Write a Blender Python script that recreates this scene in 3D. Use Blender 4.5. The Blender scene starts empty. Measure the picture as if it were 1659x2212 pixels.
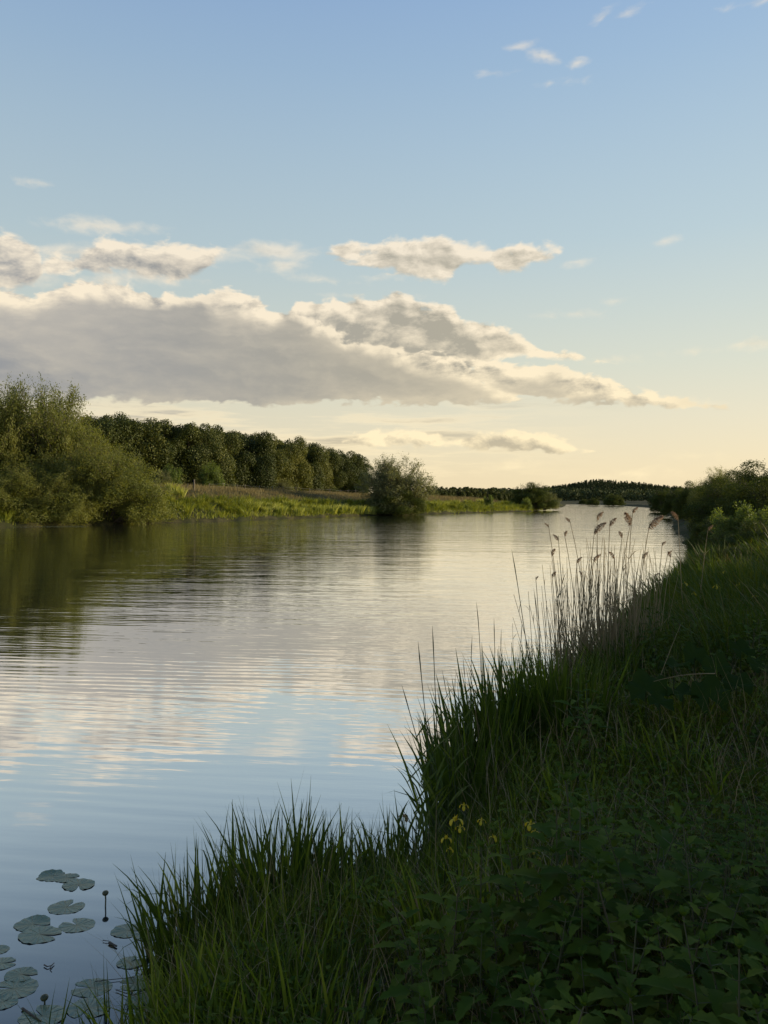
import bpy, math, random
import numpy as np
from mathutils import Vector, noise as mnoise

# ---------------------------------------------------------------- camera, sky, sun
SC = bpy.context.scene
COL = SC.collection
F, CX, HY, EYE = 1661.6, 829.5, 1082.0, 2.6      # focal length and horizon in photo units, eye height over the water

cam_d = bpy.data.cameras.new('camera')
cam = bpy.data.objects.new('camera', cam_d)
COL.objects.link(cam)
cam.location = (0, 0, EYE)
cam.rotation_euler = (math.radians(90), 0, 0)
cam_d.sensor_fit = 'VERTICAL'
cam_d.sensor_height = 34.6
cam_d.lens = 34.6 * F / 2212.0
cam_d.shift_y = -24.0 / 2212.0
cam_d.clip_start = 0.05
cam_d.clip_end = 20000
SC.camera = cam

SUN_AZ, SUN_EL = math.radians(79), math.radians(9.5)
sun_d = bpy.data.lights.new('sun', 'SUN')
sun_d.energy = 5.0
sun_d.angle = math.radians(0.6)
sun_d.color = (1.0, 0.82, 0.52)
sun = bpy.data.objects.new('sun', sun_d)
COL.objects.link(sun)
sdir = Vector((math.sin(SUN_AZ) * math.cos(SUN_EL), math.cos(SUN_AZ) * math.cos(SUN_EL), math.sin(SUN_EL)))
sun.rotation_euler = sdir.to_track_quat('Z', 'Y').to_euler()
sun.location = sdir * 200

vs = SC.view_settings
vs.view_transform = 'Standard'
vs.look = 'None'
vs.exposure = 0.4
vs.gamma = 1.0


class N:
    """a socket with arithmetic: builds Math nodes"""
    def __init__(s, t, sock): s.t, s.s = t, sock
    def _op(s, op, *o, clamp=False):
        n = s.t.nodes.new('ShaderNodeMath'); n.operation = op; n.use_clamp = clamp
        for i, a in enumerate((s,) + o):
            if isinstance(a, N): s.t.links.new(a.s, n.inputs[i])
            else: n.inputs[i].default_value = a
        return N(s.t, n.outputs[0])
    def __add__(s, o): return s._op('ADD', o)
    __radd__ = __add__
    def __sub__(s, o): return s._op('SUBTRACT', o)
    def __rsub__(s, o): return (s * -1.0) + o
    def __mul__(s, o): return s._op('MULTIPLY', o)
    __rmul__ = __mul__
    def __truediv__(s, o): return s._op('DIVIDE', o)
    def mx(s, o): return s._op('MAXIMUM', o)
    def mn(s, o): return s._op('MINIMUM', o)
    def pw(s, o): return s._op('POWER', o)
    def clamp(s): return s._op('ADD', 0.0, clamp=True)
    def smax(s, o, k): return s._op('SMOOTH_MAX', o, k)
    def step(s, a, b, lo=0.0, hi=1.0):
        n = s.t.nodes.new('ShaderNodeMapRange'); n.interpolation_type = 'SMOOTHSTEP'
        s.t.links.new(s.s, n.inputs[0])
        for i, v in enumerate((a, b, lo, hi)): n.inputs[i + 1].default_value = v
        return N(s.t, n.outputs[0])


def comb(t, x, y, z):
    n = t.nodes.new('ShaderNodeCombineXYZ')
    for i, a in enumerate((x, y, z)):
        if isinstance(a, N): t.links.new(a.s, n.inputs[i])
        else: n.inputs[i].default_value = a
    return N(t, n.outputs[0])


def fbm(t, vec, scale, detail=6, rough=0.55, dist=0.0, col=False):
    n = t.nodes.new('ShaderNodeTexNoise')
    t.links.new(vec.s, n.inputs['Vector'])
    n.inputs['Scale'].default_value = scale
    n.inputs['Detail'].default_value = detail
    n.inputs['Roughness'].default_value = rough
    n.inputs['Distortion'].default_value = dist
    return N(t, n.outputs['Color' if col else 'Fac'])


def mixc(t, fac, a, b):
    n = t.nodes.new('ShaderNodeMix'); n.data_type = 'RGBA'
    for i, v in ((0, fac), (6, a), (7, b)):
        if isinstance(v, N): t.links.new(v.s, n.inputs[i])
        elif i == 0: n.inputs[i].default_value = v
        else: n.inputs[i].default_value = (*v, 1)
    return N(t, n.outputs[2])


def curve(t, x, pts):
    n = t.nodes.new('ShaderNodeFloatCurve')
    c = n.mapping.curves[0]
    n.mapping.use_clip = False
    while len(c.points) > 2: c.points.remove(c.points[1])
    c.points[0].location = pts[0]; c.points[1].location = pts[-1]
    for p in pts[1:-1]: c.points.new(*p)
    for p in c.points: p.handle_type = 'AUTO_CLAMPED'
    n.mapping.update()
    t.links.new(x.s, n.inputs['Value'])
    return N(t, n.outputs[0])


def make_world():
    w = bpy.data.worlds.new('World'); SC.world = w; w.use_nodes = True
    t = w.node_tree; t.nodes.clear()
    geo = t.nodes.new('ShaderNodeTexCoord')
    sep = t.nodes.new('ShaderNodeSeparateXYZ'); t.links.new(geo.outputs['Generated'], sep.inputs[0])
    x, y, z = (N(t, sep.outputs[i]) for i in range(3))
    hyp = (x * x + y * y).pw(0.5)
    u = x._op('ARCTAN2', y)
    v = (z / hyp.mx(1e-4))
    # direction -> cloud chart:  tq runs over azimuth -0.9..0.6 rad
    U0, U1, VM = -0.75, 0.75, 0.7
    tq = (u - U0) * (1.0 / (U1 - U0))
    vq = v

    def cv(px, py):
        a = math.atan((px - CX) / F)
        return ((a - U0) / (U1 - U0), (HY - py) / F * math.cos(a) / VM)

    # two fields of the same warped noise, one a step towards the sun, for the relief of the clouds
    st = comb(t, u, v * 1.75, 0.0)
    wn = t.nodes.new('ShaderNodeTexNoise'); t.links.new(st.s, wn.inputs['Vector'])
    wn.inputs['Scale'].default_value = 5; wn.inputs['Detail'].default_value = 3
    warp = t.nodes.new('ShaderNodeVectorMath'); warp.operation = 'MULTIPLY_ADD'
    t.links.new(wn.outputs['Color'], warp.inputs[0]); warp.inputs[1].default_value = (0.07, 0.05, 0.0)
    t.links.new(st.s, warp.inputs[2])
    P = N(t, warp.outputs[0])

    def shift(p, dx, dy, dz=0.0):
        n = t.nodes.new('ShaderNodeVectorMath'); n.operation = 'ADD'
        t.links.new(p.s, n.inputs[0]); n.inputs[1].default_value = (dx, dy, dz)
        return N(t, n.outputs[0])
    n1 = fbm(t, P, 9.0, 9, 0.60)
    n1b = fbm(t, shift(P, 0.012, 0.016), 9.0, 6, 0.60)
    n2 = fbm(t, shift(P, 3.3, 1.7, 0.6), 13.0, 7, 0.6)
    n2b = fbm(t, shift(P, 3.3 + 0.009, 1.7 + 0.011, 0.6), 13.0, 5, 0.6)
    # billows: rounded heads for the cumulus edges
    bil = (fbm(t, shift(P, 7.7, 2.2, 0.0), 21.0, 3, 0.5) - 0.5)._op('ABSOLUTE') * 5.0
    strk = fbm(t, comb(t, u * 1.0, v * 9.0, 2.2), 5.0, 7, 0.6)      # thin level streaks

    def layer(top, bot):
        a = curve(t, tq, [cv(*p) for p in top]) * VM
        b = curve(t, tq, [cv(*p) for p in bot]) * VM
        return (a - vq).mn((vq - b) * 1.4), a - vq

    def blob(px, py, rx, ry, rot=0.0, k=1.0):
        a = math.atan((px - CX) / F); b = (HY - py) / F * math.cos(a)
        c, s_ = math.cos(rot), math.sin(rot)
        du, dv = u - a, vq - b
        e = ((du * c + dv * s_) * (F / rx)).pw(2.0) + ((dv * c - du * s_) * (F / ry)).pw(2.0)
        return (1.0 - e.pw(0.5)) * (ry / F * k)

    X0, X1 = -300, 2000
    A = layer([(X0, 600), (0, 612), (60, 625), (110, 618), (200, 600), (250, 604), (300, 622), (400, 640), (440, 634), (470, 618), (500, 610), (530, 622), (575, 650),
               (640, 672), (700, 708), (760, 728), (850, 748), (900, 755), (960, 768), (1020, 800), (1080, 830), (1150, 862), (1250, 950), (X1, 990)],
              [(X0, 868), (0, 866), (200, 868), (400, 870), (700, 876), (850, 876), (1000, 872), (1100, 868), (1200, 868), (1300, 868), (X1, 868)])
    C = layer([(X0, 990), (820, 900), (930, 850), (990, 806), (1050, 788), (1120, 792), (1190, 788), (1250, 802), (1330, 828), (1400, 850), (1480, 864), (1570, 878), (1640, 900), (X1, 930)],
              [(X0, 800), (960, 806), (1060, 845), (1150, 864), (1250, 874), (1400, 876), (1500, 880), (1570, 880), (X1, 868)])
    B = layer([(X0, 860), (520, 760), (600, 690), (650, 652), (700, 648), (750, 642), (800, 640), (850, 628), (880, 640), (910, 658), (960, 664), (1000, 686), (1060, 708), (1100, 720), (1180, 748), (1240, 754), (1290, 776), (1340, 800), (X1, 900)],
              [(X0, 640), (560, 660), (640, 730), (760, 800), (900, 820), (1000, 800), (1100, 766), (1200, 776), (1290, 779), (X1, 740)])
    E = layer([(X0, 640), (620, 600), (712, 544), (740, 532), (790, 536), (830, 530), (870, 522), (900, 520), (950, 516), (1000, 532), (1050, 530), (1100, 536), (1150, 540), (1205, 542), (1260, 590), (X1, 700)],
              [(X0, 500), (640, 530), (715, 552), (800, 574), (880, 588), (930, 598), (970, 600), (1005, 565), (1060, 562), (1080, 586), (1120, 582), (1205, 545), (1250, 520), (X1, 500)])
    Fl = layer([(X0, 640), (20, 620), (75, 572), (120, 556), (180, 552), (230, 522), (270, 520), (330, 530), (400, 532), (470, 534), (540, 600), (X1, 700)],
               [(X0, 500), (30, 560), (80, 580), (160, 588), (280, 584), (380, 606), (430, 590), (480, 540), (540, 520), (X1, 500)])
    G = layer([(X0, 480), (0, 508), (40, 522), (85, 548), (100, 600), (130, 680), (X1, 760)],
              [(X0, 618), (0, 618), (60, 616), (95, 580), (140, 520), (X1, 500)])
    D = layer([(X0, 1010), (700, 970), (800, 934), (900, 930), (1000, 936), (1080, 938), (1150, 946), (1210, 954), (1270, 972), (1330, 1000), (X1, 1050)],
              [(X0, 930), (700, 950), (800, 958), (950, 972), (1100, 972), (1200, 974), (1270, 974), (1330, 960), (X1, 940)])
    def both(p, q):
        w_ = (q[0] - p[0]).step(-0.012, 0.012)
        return p[0].mx(q[0]), p[1] + (q[1] - p[1]) * w_
    thick = both(A, C)
    back = both(B, D)
    small = both(both(E, Fl), G)
    bl = None
    for a in [(600, 545, 110, 22, 0.0), (610, 572, 45, 16, 0.0), (225, 488, 110, 17, 0.05), (70, 395, 34, 9, 0), (60, 600, 60, 16, 0),
              (1340, 36, 34, 9, 0.2), (1175, 122, 34, 14, -0.3), (1130, 98, 22, 7, 0.1), (1065, 158, 26, 6, 0), (1185, 180, 34, 7, 0),
              (1245, 136, 16, 8, 0.3), (1300, 40, 20, 7, 0.6), (1625, 6, 40, 8, 0), (1250, 566, 19, 6, 0.05), (1240, 678, 54, 10, -0.08), (1325, 652, 12, 4, 0),
              (1625, 742, 42, 12, 0), (1510, 758, 30, 5, 0), (1322, 777, 26, 4, 0), (700, 604, 60, 7, -0.1), (820, 600, 40, 8, 0), (870, 958, 70, 6, 0),
              (1085, 1006, 60, 16, 0.1), (1385, 1024, 78, 10, 0), (1510, 984, 22, 4, 0), (1300, 1030, 60, 7, 0), (1010, 1020, 120, 7, 0),
              (235, 606, 70, 20, 0.1), (380, 570, 60, 20, 0), (150, 545, 90, 18, 0.15), (450, 545, 60, 14, 0), (300, 598, 120, 16, 0), (520, 540, 40, 10, 0), (1460, 868, 90, 6, -0.1), (1440, 520, 14, 4, 0.2), (760, 640, 60, 5, 0)]:
        b = blob(*a)
        bl = b if bl is None else bl.mx(b)

    # the air itself: Nishita, then eased towards what the picture's exposure shows of it
    sky = t.nodes.new('ShaderNodeTexSky'); sky.sky_type = 'NISHITA'; sky.sun_disc = False
    sky.sun_elevation = SUN_EL; sky.sun_rotation = SUN_AZ
    sky.air_density = 1.0; sky.dust_density = 1.6; sky.ozone_density = 1.6
    skyc = N(t, sky.outputs[0])
    BOOST = 10.0                          # clouds in the sky's own units (background strength 0.1)

    # warm wash low down and towards the sun
    near_sun = ((u - SUN_AZ)._op('COSINE') * 0.5 + 0.5)
    ramp = t.nodes.new('ShaderNodeValToRGB')
    t.links.new((v * 1.0).clamp().s, ramp.inputs[0])
    cr = ramp.color_ramp
    stops = SKY_STOPS
    cr.elements[0].position = stops[0][0]; cr.elements[0].color = (*[lin(c) for c in stops[0][1]], 1)
    cr.elements[1].position = stops[-1][0]; cr.elements[1].color = (*[lin(c) for c in stops[-1][1]], 1)
    for p, c in stops[1:-1]:
        e = cr.elements.new(p); e.color = (*[lin(k) for k in c], 1)
    rs = t.nodes.new('ShaderNodeVectorMath'); rs.operation = 'SCALE'
    t.links.new(ramp.outputs[0], rs.inputs[0])
    side = (u * 1.0).step(-0.5, 0.6, 0.95, 1.07)
    t.links.new((side * BOOST).s, rs.inputs['Scale'])
    air = mixc(t, 0.88, skyc, N(t, rs.outputs[0]))

    def scaled(c): return tuple(lin(k) * BOOST for k in c)
    low = v.step(0.0, 0.32)                                          # 0 at the horizon
    lit = mixc(t, low, scaled((255, 236, 192)), scaled((241, 228, 206)))
    gry = mixc(t, (u * -1.0).step(-0.15, 0.5), scaled((172, 166, 150)), scaled((146, 148, 151)))
    gry = mixc(t, v.step(0.02, 0.13), scaled((208, 193, 160)), gry)

    def paint(base, ST, amp, edge, noise, noiseb, opac, core, relief, thin, calm, heads=None):
        """lay a cloud field over base: lit where thin and on the sunward side of its billows, grey in its core and base"""
        S, T = ST
        w_ = (noise - 0.5) * amp - bil * (amp * 0.22) + amp * 0.08
        d = S + w_
        al = d.step(-edge * 0.15, edge) * opac
        if heads is not None:
            dep = ((T + w_ * 0.8) / (heads * (core * 1.7))).step(0.0, 1.0) * 0.85 + d.step(0.0, core) * 0.15
        else:
            dep = (T + w_ * 0.8).step(-0.002, core) * 0.8 + d.step(0.0, core) * 0.2
        rel = (noise - noiseb) * relief * (1.0 - dep * calm) - (bil - 0.35) * 0.22 * (1.0 - dep * calm)
        L = ((1.0 - dep * thin) + rel).clamp()
        g_ = gry
        if heads is not None:
            L = (L * (heads * 0.7 + 0.45)).clamp()
            g_ = mixc(t, soft * 0.55, gry, mixc(t, 0.42, gry, lit))
        colr = mixc(t, L, g_, lit)
        return mixc(t, al, base, colr)

    # faint level streaks under and around the big bank
    band = v.step(0.012, 0.04) * v.step(0.15, 0.10) * u.step(0.34, 0.0)
    sa = strk.step(0.42, 0.62) * band * 0.85
    c0 = mixc(t, sa, air, mixc(t, strk.step(0.50, 0.72), lit, gry))
    # generic fair-weather cloud elsewhere round the horizon
    away = (u * u).step(0.75, 1.5)
    rest = (n1 - 0.53).step(0.0, 0.12) * away * v.step(0.04, 0.12) * v.step(0.5, 0.3)
    c0 = mixc(t, rest * 0.7, c0, mixc(t, n1.step(0.55, 0.75), lit, gry))
    soft = fbm(t, comb(t, u * 1.0 + n1 * 0.10, v * 3.4 + n1 * 0.12, 6.0), 4.5, 5, 0.55).step(0.36, 0.70)
    hd = fbm(t, shift(st, 0.35, 0.9, 4.0), 5.5, 3, 0.5).step(0.36, 0.62, 0.22, 0.85)
    for hb in [(530, 690, 130, 90), (205, 618, 110, 45), (640, 720, 110, 40), (980, 790, 220, 70), (1270, 850, 160, 50)]:
        hd = hd.smax(blob(*hb).step(0.0, 0.035) * 1.15, 0.2)
    hd = hd.mx(0.2)
    c1 = paint(c0, (bl + 0.001, bl), 0.026, 0.014, n2, n2b, 0.66, 0.03, 2.0, 0.25, 0.3)
    c2 = paint(c1, (small[0] + 0.006, small[1] + 0.004), 0.050, 0.012, n2, n2b, 0.95, 0.036, 5.0, 0.62, 0.3)
    c3 = paint(c2, (back[0] + 0.002, back[1]), 0.050, 0.007, n1, n1b, 0.98, 0.030, 7.5, 0.90, 0.35)
    c4 = paint(c3, thick, 0.056, 0.006, n1, n1b, 0.99, 0.030, 8.0, (u * 1.0).step(-0.15, 0.35, 0.98, 0.82), 0.90, hd)
    # below the horizon: dull earth tone
    fin = mixc(t, v.step(-0.03, -0.002), scaled((60, 62, 50)), c4)
    bg = t.nodes.new('ShaderNodeBackground'); bg.inputs['Strength'].default_value = 0.081
    t.links.new(fin.s, bg.inputs['Color'])
    out = t.nodes.new('ShaderNodeOutputWorld'); t.links.new(bg.outputs[0], out.inputs[0])
    w.cycles.sampling_method = 'MANUAL'; w.cycles.sample_map_resolution = 512


def lin(c):
    c = c / 255.0
    return c / 12.92 if c <= 0.04045 else ((c + 0.055) / 1.055) ** 2.4


# what the clear air looks like from the horizon up (elevation tangent, sRGB)
SKY_STOPS = [(0.0, (243, 223, 182)), (0.04, (240, 223, 186)), (0.10, (230, 221, 194)), (0.17, (215, 217, 200)), (0.24, (201, 211, 205)),
             (0.33, (184, 203, 210)), (0.46, (169, 193, 211)), (0.56, (156, 184, 211)), (0.66, (145, 175, 210)), (0.85, (108, 144, 194)), (1.0, (76, 112, 165))]
make_world()

# ---------------------------------------------------------------- helpers
R = np.random.default_rng(7)


def tag(o, label=None, cat=None, group=None, kind=None):
    if label: o['label'] = label
    if cat: o['category'] = cat
    if group: o['group'] = group
    if kind: o['kind'] = kind
    return o


def empty(name, loc=(0, 0, 0), rz=0.0):
    o = bpy.data.objects.new(name, None); COL.objects.link(o)
    o.location = loc; o.rotation_euler = (0, 0, rz); o.empty_display_size = 0.2
    return o


KIDS = {}


class MB:
    """vertices and quads/tris gathered as numpy blocks; build() links them as ONE mesh object"""
    def __init__(s): s.v, s.f, s.m, s.n = [], [], [], 0
    def add(s, v, f, mat=0):
        v = np.asarray(v, float).reshape(-1, 3); f = np.asarray(f, int)
        if len(v) == 0 or len(f) == 0: return s
        s.v.append(v); s.f.append(f + s.n); s.m.append(np.full(len(f), mat)); s.n += len(v)
        return s
    def mesh(s, name, mats, smooth=False):
        me = bpy.data.meshes.new(name)
        v = np.concatenate(s.v)
        me.vertices.add(len(v)); me.vertices.foreach_set('co', v.ravel().astype(np.float32))
        idx = np.concatenate([f.ravel() for f in s.f])
        tot = np.concatenate([np.full(len(f), f.shape[1]) for f in s.f])
        me.loops.add(len(idx)); me.loops.foreach_set('vertex_index', idx.astype(np.int32))
        me.polygons.add(len(tot))
        me.polygons.foreach_set('loop_start', (np.cumsum(tot) - tot).astype(np.int32))
        me.polygons.foreach_set('loop_total', tot.astype(np.int32))
        me.polygons.foreach_set('material_index', np.concatenate(s.m).astype(np.int32))
        if smooth: me.polygons.foreach_set('use_smooth', np.ones(len(tot), bool))
        me.update(calc_edges=True); me.validate()
        for m in (mats if isinstance(mats, (list, tuple)) else [mats]): me.materials.append(m)
        return me
    def build(s, name, mats, parent=None, smooth=False):
        o = bpy.data.objects.new(name, s.mesh(name, mats, smooth)); COL.objects.link(o)
        if parent: o.parent = parent; KIDS.setdefault(parent.as_pointer(), []).append(o)
        return o


def copy_tree(o, parent=None):
    c = o.copy(); COL.objects.link(c)
    if parent: c.parent = parent
    for ch in KIDS.get(o.as_pointer(), ()):
        d = ch.copy(); COL.objects.link(d); d.parent = c
    return c


def unit(a): return a / np.maximum(np.linalg.norm(a, axis=-1, keepdims=True), 1e-9)


def P(x, y, z=0.0):
    """ground point seen at photo position x, y when it lies at height z"""
    Y = (EYE - z) * F / (y - HY)
    return (x - CX) / F * Y, Y


def atY(x, Y): return (x - CX) / F * Y


def ribbons(base, H, W, az, lean, curl, segs=4, tipw=0.06, side=None, belly=0.35, sharp=2.2):
    """blades: base (n,3); they lean towards azimuth az and curl over; one strip of quads each"""
    n = len(base); t = np.linspace(0, 1, segs + 1)[None, :, None]
    H, W, az, lean, curl = (np.broadcast_to(np.asarray(a, float), (n,)) for a in (H, W, az, lean, curl))
    d = np.stack([np.cos(az), np.sin(az), np.zeros(n)], 1)[:, None, :]
    h = H[:, None, None]; L = lean[:, None, None]; C = curl[:, None, None]
    ang = L + C * t ** 1.6
    dt = 1.0 / segs
    seg = (np.sin(ang) * d + np.cos(ang) * np.array([0, 0, 1.0])) * h * dt
    sp = np.concatenate([np.zeros((n, 1, 3)), np.cumsum(seg[:, :-1], axis=1)], axis=1) + base[:, None, :]
    if side is None: side = az + R.uniform(-1.3, 1.3, n) + math.pi / 2
    s = np.stack([np.cos(side), np.sin(side), np.zeros(n)], 1)[:, None, :]
    prof = np.maximum((1 - t ** sharp) * (0.7 + belly * np.sin(np.pi * np.minimum(t * 1.15, 1))), tipw)
    w = W[:, None, None] * 0.5 * prof
    v = np.stack([sp - s * w, sp + s * w], axis=2).reshape(-1, 3)
    k = np.arange(n)[:, None] * (segs + 1) * 2 + np.arange(segs)[None, :] * 2
    f = np.stack([k, k + 1, k + 3, k + 2], -1).reshape(-1, 4)
    return v, f


def tubes(p0, p1, r0, r1, sides=4):
    """tapered open tubes between point pairs"""
    p0, p1 = np.asarray(p0, float), np.asarray(p1, float); n = len(p0)
    a = unit(p1 - p0); ref = np.where(np.abs(a[:, 2:3]) > 0.9, np.array([[1.0, 0, 0]]), np.array([[0, 0, 1.0]]))
    u = unit(np.cross(a, ref)); w = np.cross(a, u)
    th = np.linspace(0, 2 * math.pi, sides, endpoint=False)
    c, s = np.cos(th)[None, :, None], np.sin(th)[None, :, None]
    ring = u[:, None] * c + w[:, None] * s
    r0 = np.broadcast_to(r0, (n,))[:, None, None]; r1 = np.broadcast_to(r1, (n,))[:, None, None]
    v = np.concatenate([p0[:, None] + ring * r0, p1[:, None] + ring * r1], axis=1).reshape(-1, 3)
    b = np.arange(n)[:, None] * 2 * sides; i = np.arange(sides)[None, :]; j = (i + 1) % sides
    f = np.stack([b + i, b + j, b + j + sides, b + i + sides], -1).reshape(-1, 4)
    return v, f


def pipe(pts, rad, sides=5):
    """one tube along a polyline, radii per point"""
    pts = np.asarray(pts, float); n = len(pts); rad = np.broadcast_to(rad, (n,))
    tan = unit(np.gradient(pts, axis=0)); ref = np.array([0.31, 0.17, 0.93]) if abs(tan[0, 2]) < 0.9 else np.array([1.0, 0.1, 0])
    u = unit(np.cross(tan, ref)); w = np.cross(tan, u)
    th = np.linspace(0, 2 * math.pi, sides, endpoint=False)
    v = (pts[:, None] + (u[:, None] * np.cos(th)[None, :, None] + w[:, None] * np.sin(th)[None, :, None]) * rad[:, None, None]).reshape(-1, 3)
    b = np.arange(n - 1)[:, None] * sides; i = np.arange(sides)[None, :]; j = (i + 1) % sides
    f = np.stack([b + i, b + j, b + j + sides, b + i + sides], -1).reshape(-1, 4)
    return v, f


def leaves(c, nrm, along, L, W):
    """flat rhomb leaves (2 tris folded): centre, normal, long axis"""
    n = len(c); along = unit(along - nrm * np.sum(along * nrm, 1, keepdims=True)); s = np.cross(nrm, along)
    L = np.broadcast_to(L, (n,))[:, None]; W = np.broadcast_to(W, (n,))[:, None]
    v = np.stack([c - along * L * .5, c + s * W * .5 - along * L * .05, c + along * L * .5, c - s * W * .5 - along * L * .05], 1).reshape(-1, 3)
    k = np.arange(n)[:, None] * 4
    return v, k + np.array([[0, 1, 2, 3]])


def rnd_unit(n): return unit(R.normal(size=(n, 3)))


# ---------------------------------------------------------------- materials
def mat(name):
    m = bpy.data.materials.new(name); m.use_nodes = True
    t = m.node_tree; t.nodes.clear()
    out = t.nodes.new('ShaderNodeOutputMaterial')
    return m, t, out


def island(t):
    g = t.nodes.new('ShaderNodeNewGeometry'); return N(t, g.outputs['Random Per Island'])


def leafmat(name, cols, trans=0.35, rough=0.5, spec=0.3, nscale=0.5, tcol=None, amp=0.6):
    """leaf stuff: colour picked per leaf between cols with drifts between neighbouring plants, light passes through"""
    m, t, out = mat(name)
    geo = t.nodes.new('ShaderNodeNewGeometry')
    ns = fbm(t, N(t, geo.outputs['Position']), nscale, 3, 0.6)
    oi = t.nodes.new('ShaderNodeObjectInfo')
    f = (island(t) * 0.55 + (ns - 0.5) * 1.6 * amp + (N(t, oi.outputs['Random']) - 0.5) * 0.35 + 0.22).clamp()
    r = t.nodes.new('ShaderNodeValToRGB'); t.links.new(f.s, r.inputs[0])
    e = r.color_ramp.elements
    e[0].color = (*cols[0], 1); e[1].color = (*cols[-1], 1)
    for i, c in enumerate(cols[1:-1]):
        k = e.new((i + 1) / (len(cols) - 1)); k.color = (*c, 1)
    p = t.nodes.new('ShaderNodeBsdfPrincipled')
    t.links.new(r.outputs[0], p.inputs['Base Color'])
    p.inputs['Roughness'].default_value = rough
    p.inputs['Specular IOR Level'].default_value = spec
    tr = t.nodes.new('ShaderNodeBsdfTranslucent')
    hs = t.nodes.new('ShaderNodeMix'); hs.data_type = 'RGBA'; hs.blend_type = 'MULTIPLY'; hs.inputs[0].default_value = 1
    t.links.new(r.outputs[0], hs.inputs[6]); hs.inputs[7].default_value = (*(tcol or (1.7, 1.6, 0.7)), 1)
    t.links.new(hs.outputs[2], tr.inputs[0])
    mx = t.nodes.new('ShaderNodeMixShader'); mx.inputs[0].default_value = trans
    t.links.new(p.outputs[0], mx.inputs[1]); t.links.new(tr.outputs[0], mx.inputs[2])
    t.links.new(mx.outputs[0], out.inputs[0])
    return m


def plain(name, a, b, scale=8.0, rough=0.8, spec=0.2, stretch=(1, 1, 1), bump=0.3):
    m, t, out = mat(name)
    co = t.nodes.new('ShaderNodeTexCoord'); mp = t.nodes.new('ShaderNodeMapping')
    t.links.new(co.outputs['Object'], mp.inputs[0]); mp.inputs['Scale'].default_value = stretch
    ns = fbm(t, N(t, mp.outputs[0]), scale, 5, 0.6)
    p = t.nodes.new('ShaderNodeBsdfPrincipled')
    t.links.new(mixc(t, ns.step(0.3, 0.7), a, b).s, p.inputs['Base Color'])
    p.inputs['Roughness'].default_value = rough; p.inputs['Specular IOR Level'].default_value = spec
    bp = t.nodes.new('ShaderNodeBump'); bp.inputs['Strength'].default_value = bump; bp.inputs['Distance'].default_value = 0.02
    t.links.new(ns.s, bp.inputs['Height']); t.links.new(bp.outputs[0], p.inputs['Normal'])
    t.links.new(p.outputs[0], out.inputs[0])
    return m


M = {}
M['willow'] = leafmat('willow_leaf', [(.085, .105, .022), (.130, .145, .032), (.200, .200, .050)], 0.42, 0.55, 0.25, 0.25)
M['willow_grey'] = leafmat('grey_willow_leaf', [(.095, .110, .045), (.145, .155, .065), (.210, .210, .095)], 0.32, 0.55, 0.25, 0.25)
M['oak'] = leafmat('wood_leaf', [(.028, .040, .009), (.052, .066, .014), (.150, .150, .028)], 0.2, 0.6, 0.2, 0.06)  # lightest tone raised to paint in warm sunlit crown faces
M['dark_bush'] = leafmat('dark_bush_leaf', [(.032, .048, .010), (.052, .070, .014), (.090, .105, .022)], 0.28, 0.7, 0.12, 0.5)
M['bright_bush'] = leafmat('bright_bush_leaf', [(.060, .095, .020), (.100, .140, .028), (.170, .200, .040)], 0.45, 0.5, 0.3, 0.9)
M['far'] = leafmat('far_wood_leaf', [(.030, .042, .018), (.042, .056, .024), (.060, .074, .030)], 0.1, 0.8, 0.1, 0.02)
M['blade'] = leafmat('iris_blade', [(.036, .066, .010), (.056, .088, .010), (.110, .135, .020)], 0.35, 0.5, 0.22, 1.6)
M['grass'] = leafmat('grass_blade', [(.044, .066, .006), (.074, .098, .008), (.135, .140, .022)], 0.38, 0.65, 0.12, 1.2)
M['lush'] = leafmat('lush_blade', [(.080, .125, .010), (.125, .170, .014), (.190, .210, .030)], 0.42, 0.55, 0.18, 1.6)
M['sunny'] = leafmat('tussock_blade', [(.070, .100, .011), (.190, .208, .024), (.370, .355, .075)], 0.35, 0.5, 0.3, 0.35)  # light end of the ramp painted up as sunlit highlights on the bank
M['flag_highlight'] = leafmat('flag_highlight_blade', [(.16, .19, .03), (.26, .28, .06), (.42, .42, .14)], 0.35, 0.5, 0.3, 0.8)  # lighter copy of the tussock green, a painted highlight along the waterline
M['hay'] = leafmat('seeding_grass', [(.130, .110, .045), (.190, .155, .070), (.270, .220, .110)], 0.30, 0.7, 0.15, 0.15, (1.3, 1.2, .9))
M['dry'] = leafmat('dry_stalk', [(.180, .140, .070), (.280, .220, .115), (.400, .325, .185)], 0.20, 0.7, 0.2, 2.0, (1.2, 1.0, .8))
M['plume'] = leafmat('plume', [(.17, .125, .085), (.25, .19, .13), (.34, .27, .19)], 0.45, 0.8, 0.1, 3.0, (1.2, 1.0, .85))
M['nettle'] = leafmat('nettle_leaf', [(.034, .066, .008), (.064, .104, .011), (.140, .170, .024)], 0.30, 0.75, 0.10, 2.0)
M['nettle_stem'] = leafmat('nettle_stem', [(.045, .070, .028), (.080, .085, .040), (.100, .070, .045)], 0.1, 0.6, 0.3, 2.0)
M['stalk'] = leafmat('green_stalk', [(.030, .048, .018), (.045, .065, .022), (.060, .075, .028)], 0.15, 0.5, 0.3, 2.0)
M['petal'] = leafmat('yellow_petal', [(.50, .38, .02), (.60, .47, .03), (.70, .56, .05)], 0.4, 0.5, 0.3, 4.0, (1.1, 1.0, .6))
M['wilted'] = leafmat('wilted_petal', [(.30, .16, .06), (.36, .21, .08), (.42, .26, .10)], 0.3, 0.7, 0.2, 4.0, (1, 1, 1))
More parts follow.
